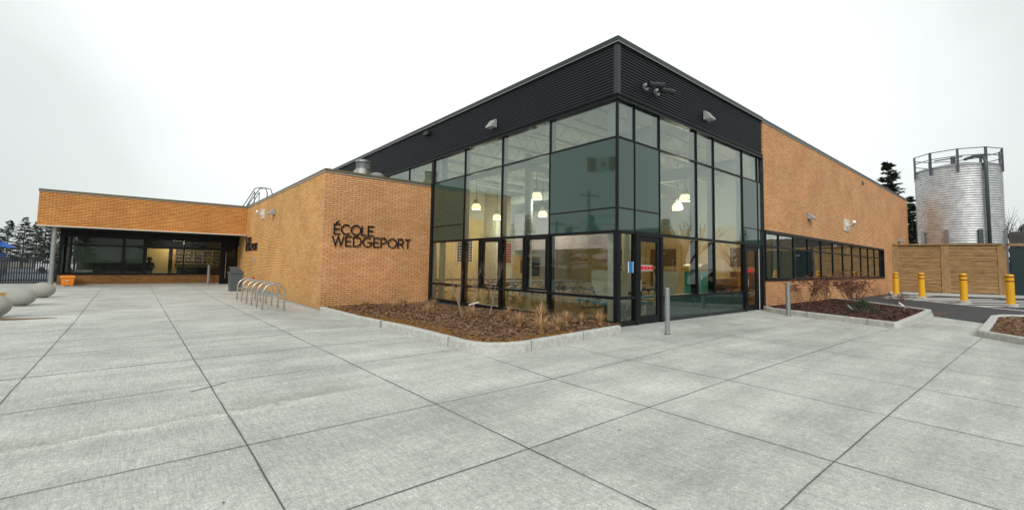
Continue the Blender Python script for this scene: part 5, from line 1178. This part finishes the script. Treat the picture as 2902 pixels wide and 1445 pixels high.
# ---------------------------------------------------------------- furniture in the hall
def canteen_table(x, y, rot, lab, stool=DARKP, L_=3.0, name='canteen_table'):
    t = thing(name, lab, 'canteen table', (0, 0, 0), 'folding canteen tables in the hall')
    b = MB(); b.box(-L_ / 2, L_ / 2, -.37, .37, .70, .765); b.build('tabletop', DARKP, t, bevel=.01)
    b = MB(); b.tube((-L_ * .3, -.3, .1), (-L_ * .3, .3, .72), .02); b.tube((L_ * .3, -.3, .1), (L_ * .3, .3, .72), .02); b.tube((-L_ * .3, .3, .1), (-L_ * .3, -.3, .72), .02); b.tube((L_ * .3, .3, .1), (L_ * .3, -.3, .72), .02); b.tube((-L_ * .45, 0, .4), (L_ * .45, 0, .4), .035)
    for px in (-L_ * .3, L_ * .3): b.tube((px, -.75, .12), (px, .75, .12), .025)
    b.build('frame', DARKP, t)
    for px in (-L_ * .38, -L_ * .13, L_ * .13, L_ * .38):
        for s_ in (-1, 1):
            b = MB(); b.lathe(px, .72 * s_, [(.05, .32), (.18, .40), (.19, .45), (.02, .455)], 8); b.tube((px, .72 * s_, .1), (px, .72 * s_, .36), .025); b.build('stool', stool, t)
    t.location = (x, y, .06); t.rotation_euler = (0, 0, rot); return t
tabs = [(13.2, 20.6, 0, 'dark canteen table farthest left against the brick-toned wall'), (16.2, 20.2, 0.05, 'dark canteen table in the back row under the navy poster'), (14.4, 16.8, 0, 'dark canteen table in the middle row, left'), (17.8, 16.4, 0, 'dark canteen table in the middle row, below the red poster'), (19.2, 13.8, .1, 'dark canteen table in front of the tan doors')]
ct = None
for (x, y, r_, lab) in tabs:
    if ct is None: ct = canteen_table(x, y, r_, lab)
    else: dup(ct, (x, y, .06), lab, r_)
for (x, y, r_, lab) in [(12.35, 9.5, 1.2, 'canteen table with blue stools just inside the glass corner'), (15.0, 10.6, .3, 'canteen table with blue stools behind the corner door'), (20.6, 9.4, .1, 'canteen table with blue stools near the far door')]:
    if x < 13: cb = canteen_table(x, y, r_, lab, BLUE, 2.2)
    else: dup(cb, (x, y, .06), lab, r_)
def booth(x, y, rot, lab, seat=BYEL):
    t = thing('booth_screen', lab, 'booth screen', (0, 0, 0), 'curved seating screens in the hall')
    pts = [(0, 1.45), (1.9, 1.45), (2.0, 1.38), (1.98, 1.1), (1.75, .75), (1.35, .5), (.9, .3), (0, .3)]; n = len(pts)
    b = MB(); b.add([(u, 0, z) for u, z in pts] + [(u, .05, z) for u, z in pts], [tuple(range(n - 1, -1, -1)), tuple(range(n, 2 * n))] + [(i, (i + 1) % n, n + (i + 1) % n, n + i) for i in range(n)]); b.build('panel', CREAM, t)
    b = MB(); b.box(.1, 1.5, .08, .55, .42, .5); b.build('seat', seat, t, bevel=.02)
    b = MB(); b.box(.2, .3, .1, .5, 0, .42); b.box(1.2, 1.3, .1, .5, 0, .42); b.build('leg', DARKP, t)
    b = MB(); b.add([(-.02, -.02, 1.5), (.22, -.02, 1.42), (.26, -.02, 1.2), (.1, -.02, .85), (-.12, -.02, .6), (.02, -.02, .9), (.08, -.02, 1.2)], [(0, 6, 2, 1), (6, 5, 3, 2), (5, 4, 3)]); b.build('bracket', DARKP, t)
    t.location = (x, y, .06); t.rotation_euler = (0, 0, rot); return t
bo = booth(11.35, 8.05, 2.3, 'cream curved screen just inside the glass corner', BLUE); bo.scale = (.55, .8, 1)
bo2 = booth(13.1, 8.25, 0.05, 'cream curved screen with yellow seat left of the teal cabinet')
bo2.scale = (.85, .8, 1)
dup(bo2, (11.75, 8.6, .06), 'cream curved screen seen through the corner door', 0).scale = (.5, .8, 1)
# teal cabinet with yellow dome
CABX, CABY = .25, -1.1
t = thing('recycling_station', 'teal rounded cabinet with a yellow curved top behind the right glass wall', 'cabinet', (17.7, 9.1, .06))
b = MB(); n = 20; pts = [(17.2, 8.8), (18.2, 8.8), (18.2, 9.5), (17.2, 9.5)]; b.prism(pts, .06, 1.5); b.build('body', TEAL, t, bevel=.08)
b = MB(); vs = []; n = 12
for i in range(n + 1):
    a = pi * i / n; vs += [(17.7 - .6 * cos(a), 8.76, 1.51 + .30 * sin(a)), (17.7 - .6 * cos(a), 9.55, 1.51 + .30 * sin(a))]
b.add(vs, [(2 * i, 2 * i + 2, 2 * i + 3, 2 * i + 1) for i in range(n)] + [tuple(2 * i for i in range(n + 1))[::-1], tuple(2 * i + 1 for i in range(n + 1))]); b.build('top', BYEL, t)
b = MB(); b.box(17.3, 17.45, 8.775, 8.79, 1.15, 1.35); b.build('label', WHITE, t)
t = thing('serving_counter', 'orange-brown wooden counter behind the right glass wall by the far door', 'counter', (21, 10.6, .06))
b = MB(); b.box(20.3, 23.2, 9.7, 10.4, .06, 1.1); b.build('body', WOODB, t)
b = MB(); b.box(20.2, 23.3, 9.6, 10.5, 1.1, 1.17); b.build('top', WOODB, t)
# posters
def poster(x, z, m, lab):
    t = thing('poster', lab, 'poster', (x, 23.9, z)); b = MB(); b.box(x, x + 1.25, 23.95, 23.975, z, z + 1.5); b.build('backing', WHITE, t)
    b = MB()
    for i in range(6):
        for j in range(8): b.box(x + .05 + i * .196, x + .05 + i * .196 + .17, 23.935, 23.949, z + .05 + j * .178, z + .05 + j * .178 + .15)
    b.build('photo_grid', m, t)
poster(15.45, 1.75, POSTER1, 'grid poster of small navy pictures on the beige back wall')
t2 = thing('poster', 'grid poster of small red pictures on the beige back wall', 'poster', (18.4, 22.5, 1.7)); b = MB(); b.box(17.85, 18.85, 22.57, 22.595, 1.75, 3.1); b.build('backing', WHITE, t2); b = MB()
for i in range(6):
    for j in range(8): b.box(17.89 + i * .158, 17.89 + i * .158 + .135, 22.555, 22.569, 1.79 + j * .162, 1.79 + j * .162 + .135)
b.build('photo_grid', POSTER2, t2)
# pendant lamps
pen = [(14.5, 20.54, 5.04 - .1, 'pendant lamp behind the second clear pane from the left'), (17.0, 21.8, 4.65, 'lowest small pendant lamp seen left of the middle mullion'), (15.0, 16.05, 5.12, 'largest pendant lamp hanging highest behind the left glass wall'), (17.5, 18.2, 4.6, 'pendant lamp left of the green panel, below the largest one'), (20.0, 10.9, 5.03, 'right, higher one of the two pendant lamps behind the right glass wall'), (20.5, 11.59, 4.72, 'left, lower one of the two pendant lamps behind the right glass wall')]
pl = None
for (x, y, z, lab) in pen:
    if pl is None:
        pl = thing('pendant_lamp', lab, 'pendant lamp', (x, y, z), 'lit pendant lamps in the hall')
        b = MB(); b.lathe(x, y, [(.27, z - .17), (.27, z - .06), (.22, z + .08), (.17, z + .13)], 20, caps=False); b.build('glass_shade', GLOW, pl, smooth=True)
        b = MB(); b.lathe(x, y, [(.17, z + .13), (.19, z + .22), (.12, z + .38), (.04, z + .42)], 18); b.build('dome', LAMPW, pl, smooth=True)
        b = MB(); b.lathe(x, y, [(.275, z - .19), (.285, z - .17), (.275, z - .15)], 20, caps=False); b.build('rim', DARKP, pl)
        b = MB(); b.tube((x, y, z + .42), (x, y, 7.2), .013, n=5); b.build('cord', DARKP, pl)
    else: dup(pl, (x, y, z), lab)
    ld = bpy.data.lights.new('pendant_bulb', 'POINT'); ld.energy = 150; ld.color = (1, .88, .68); ld.shadow_soft_size = .25
    lo = bpy.data.objects.new('pendant_bulb', ld); COL.objects.link(lo); lo.location = (x, y, z - .4)
# wall clock sized bits: projector box on column
tag(MB().box(12.6, 13.3, 15.9, 16.3, 2.66, 2.8).build('heater_unit', WHITE), 'thin white unit at transom height behind the middle pane', 'wall unit')
ld = bpy.data.lights.new('office_lamp', 'POINT'); ld.energy = 130; ld.color = (1, .84, .58); ld.shadow_soft_size = .3
lo = bpy.data.objects.new('office_lamp', ld); COL.objects.link(lo); lo.location = (1.9, 38.3, 2.9)

# ---------------------------------------------------------------- world, sun, camera
wd = bpy.data.worlds.new('World'); SC.world = wd; wd.use_nodes = True; nt = wd.node_tree; N = nt.nodes; L = nt.links
bg = N['Background']; sky = N.new('ShaderNodeTexSky'); sky.sky_type = 'NISHITA'; sky.sun_disc = False
SUN_EL, SUN_AZ = radians(36), radians(226)   # azimuth clockwise from +Y
sky.sun_elevation = SUN_EL; sky.sun_rotation = SUN_AZ
tc = N.new('ShaderNodeTexCoord')
nz = N.new('ShaderNodeTexNoise'); nz.inputs['Scale'].default_value = 1.6; nz.inputs['Detail'].default_value = 5; L.new(tc.outputs['Generated'], nz.inputs['Vector'])
dt = N.new('ShaderNodeVectorMath'); dt.operation = 'DOT_PRODUCT'; v0 = Vector((.642 * .85, .767 * .85, .52)).normalized(); dt.inputs[1].default_value = tuple(v0); L.new(tc.outputs['Generated'], dt.inputs[0])
ad = N.new('ShaderNodeMath'); ad.operation = 'MULTIPLY_ADD'; ad.inputs[1].default_value = .34; ad.inputs[2].default_value = -.17; L.new(nz.outputs['Fac'], ad.inputs[0])
a2 = N.new('ShaderNodeMath'); a2.operation = 'ADD'; L.new(dt.outputs['Value'], a2.inputs[0]); L.new(ad.outputs[0], a2.inputs[1])
mr = N.new('ShaderNodeMapRange'); mr.inputs['From Min'].default_value = -1; mr.inputs['From Max'].default_value = 1; L.new(a2.outputs[0], mr.inputs['Value'])
cr = N.new('ShaderNodeValToRGB'); L.new(mr.outputs[0], cr.inputs[0])
el = cr.color_ramp.elements; el[0].position = 0; el[0].color = (.60, .62, .62, 1); el[1].position = 1; el[1].color = (.98, 1.0, .99, 1)
for p, c in ((.55, (.60, .63, .63)), (.80, (.60, .64, .63)), (.86, (.68, .725, .71)), (.925, (.92, .95, .94))): e = el.new(p); e.color = (*c, 1)
ml = N.new('ShaderNodeVectorMath'); ml.operation = 'SCALE'; ml.inputs['Scale'].default_value = 11.2; L.new(cr.outputs[0], ml.inputs[0])
mx = N.new('ShaderNodeMix'); mx.data_type = 'RGBA'; mx.inputs[0].default_value = .95; L.new(sky.outputs[0], mx.inputs[6]); L.new(ml.outputs[0], mx.inputs[7]); L.new(mx.outputs[2], bg.inputs['Color'])
bg.inputs['Strength'].default_value = .11
sd = bpy.data.lights.new('sun', 'SUN'); sd.energy = 1.8; sd.angle = radians(24); sd.color = (1, .97, .92)
so = bpy.data.objects.new('sun', sd); COL.objects.link(so)
dirv = Vector((sin(SUN_AZ) * cos(SUN_EL), cos(SUN_AZ) * cos(SUN_EL), sin(SUN_EL)))
so.rotation_euler = dirv.to_track_quat('Z', 'Y').to_euler(); so.location = (0, 0, 30)

f, pitch, roll, yaw, cy = 1253.3, .0655, .0174, .697, -51.9
fw = Vector((sin(yaw) * cos(pitch), cos(yaw) * cos(pitch), sin(pitch))); r0 = Vector((cos(yaw), -sin(yaw), 0)); u0 = r0.cross(fw)
rx = r0 * cos(roll) + u0 * sin(roll); uy = -r0 * sin(roll) + u0 * cos(roll)
cd = bpy.data.cameras.new('camera'); cd.sensor_width = 36; cd.lens = f / 2902 * 36; cd.shift_y = cy / 2902; cd.clip_start = .05; cd.clip_end = 3000
co = bpy.data.objects.new('camera', cd); COL.objects.link(co)
M = Matrix(((rx.x, uy.x, -fw.x, 0), (rx.y, uy.y, -fw.y, 0), (rx.z, uy.z, -fw.z, 1.6), (0, 0, 0, 1))); co.matrix_world = M
SC.camera = co
SC.view_settings.view_transform = 'Standard'; SC.view_settings.look = 'None'; SC.view_settings.exposure = 0; SC.view_settings.gamma = 1
SC.cycles.max_bounces = 8; SC.cycles.transparent_max_bounces = 12
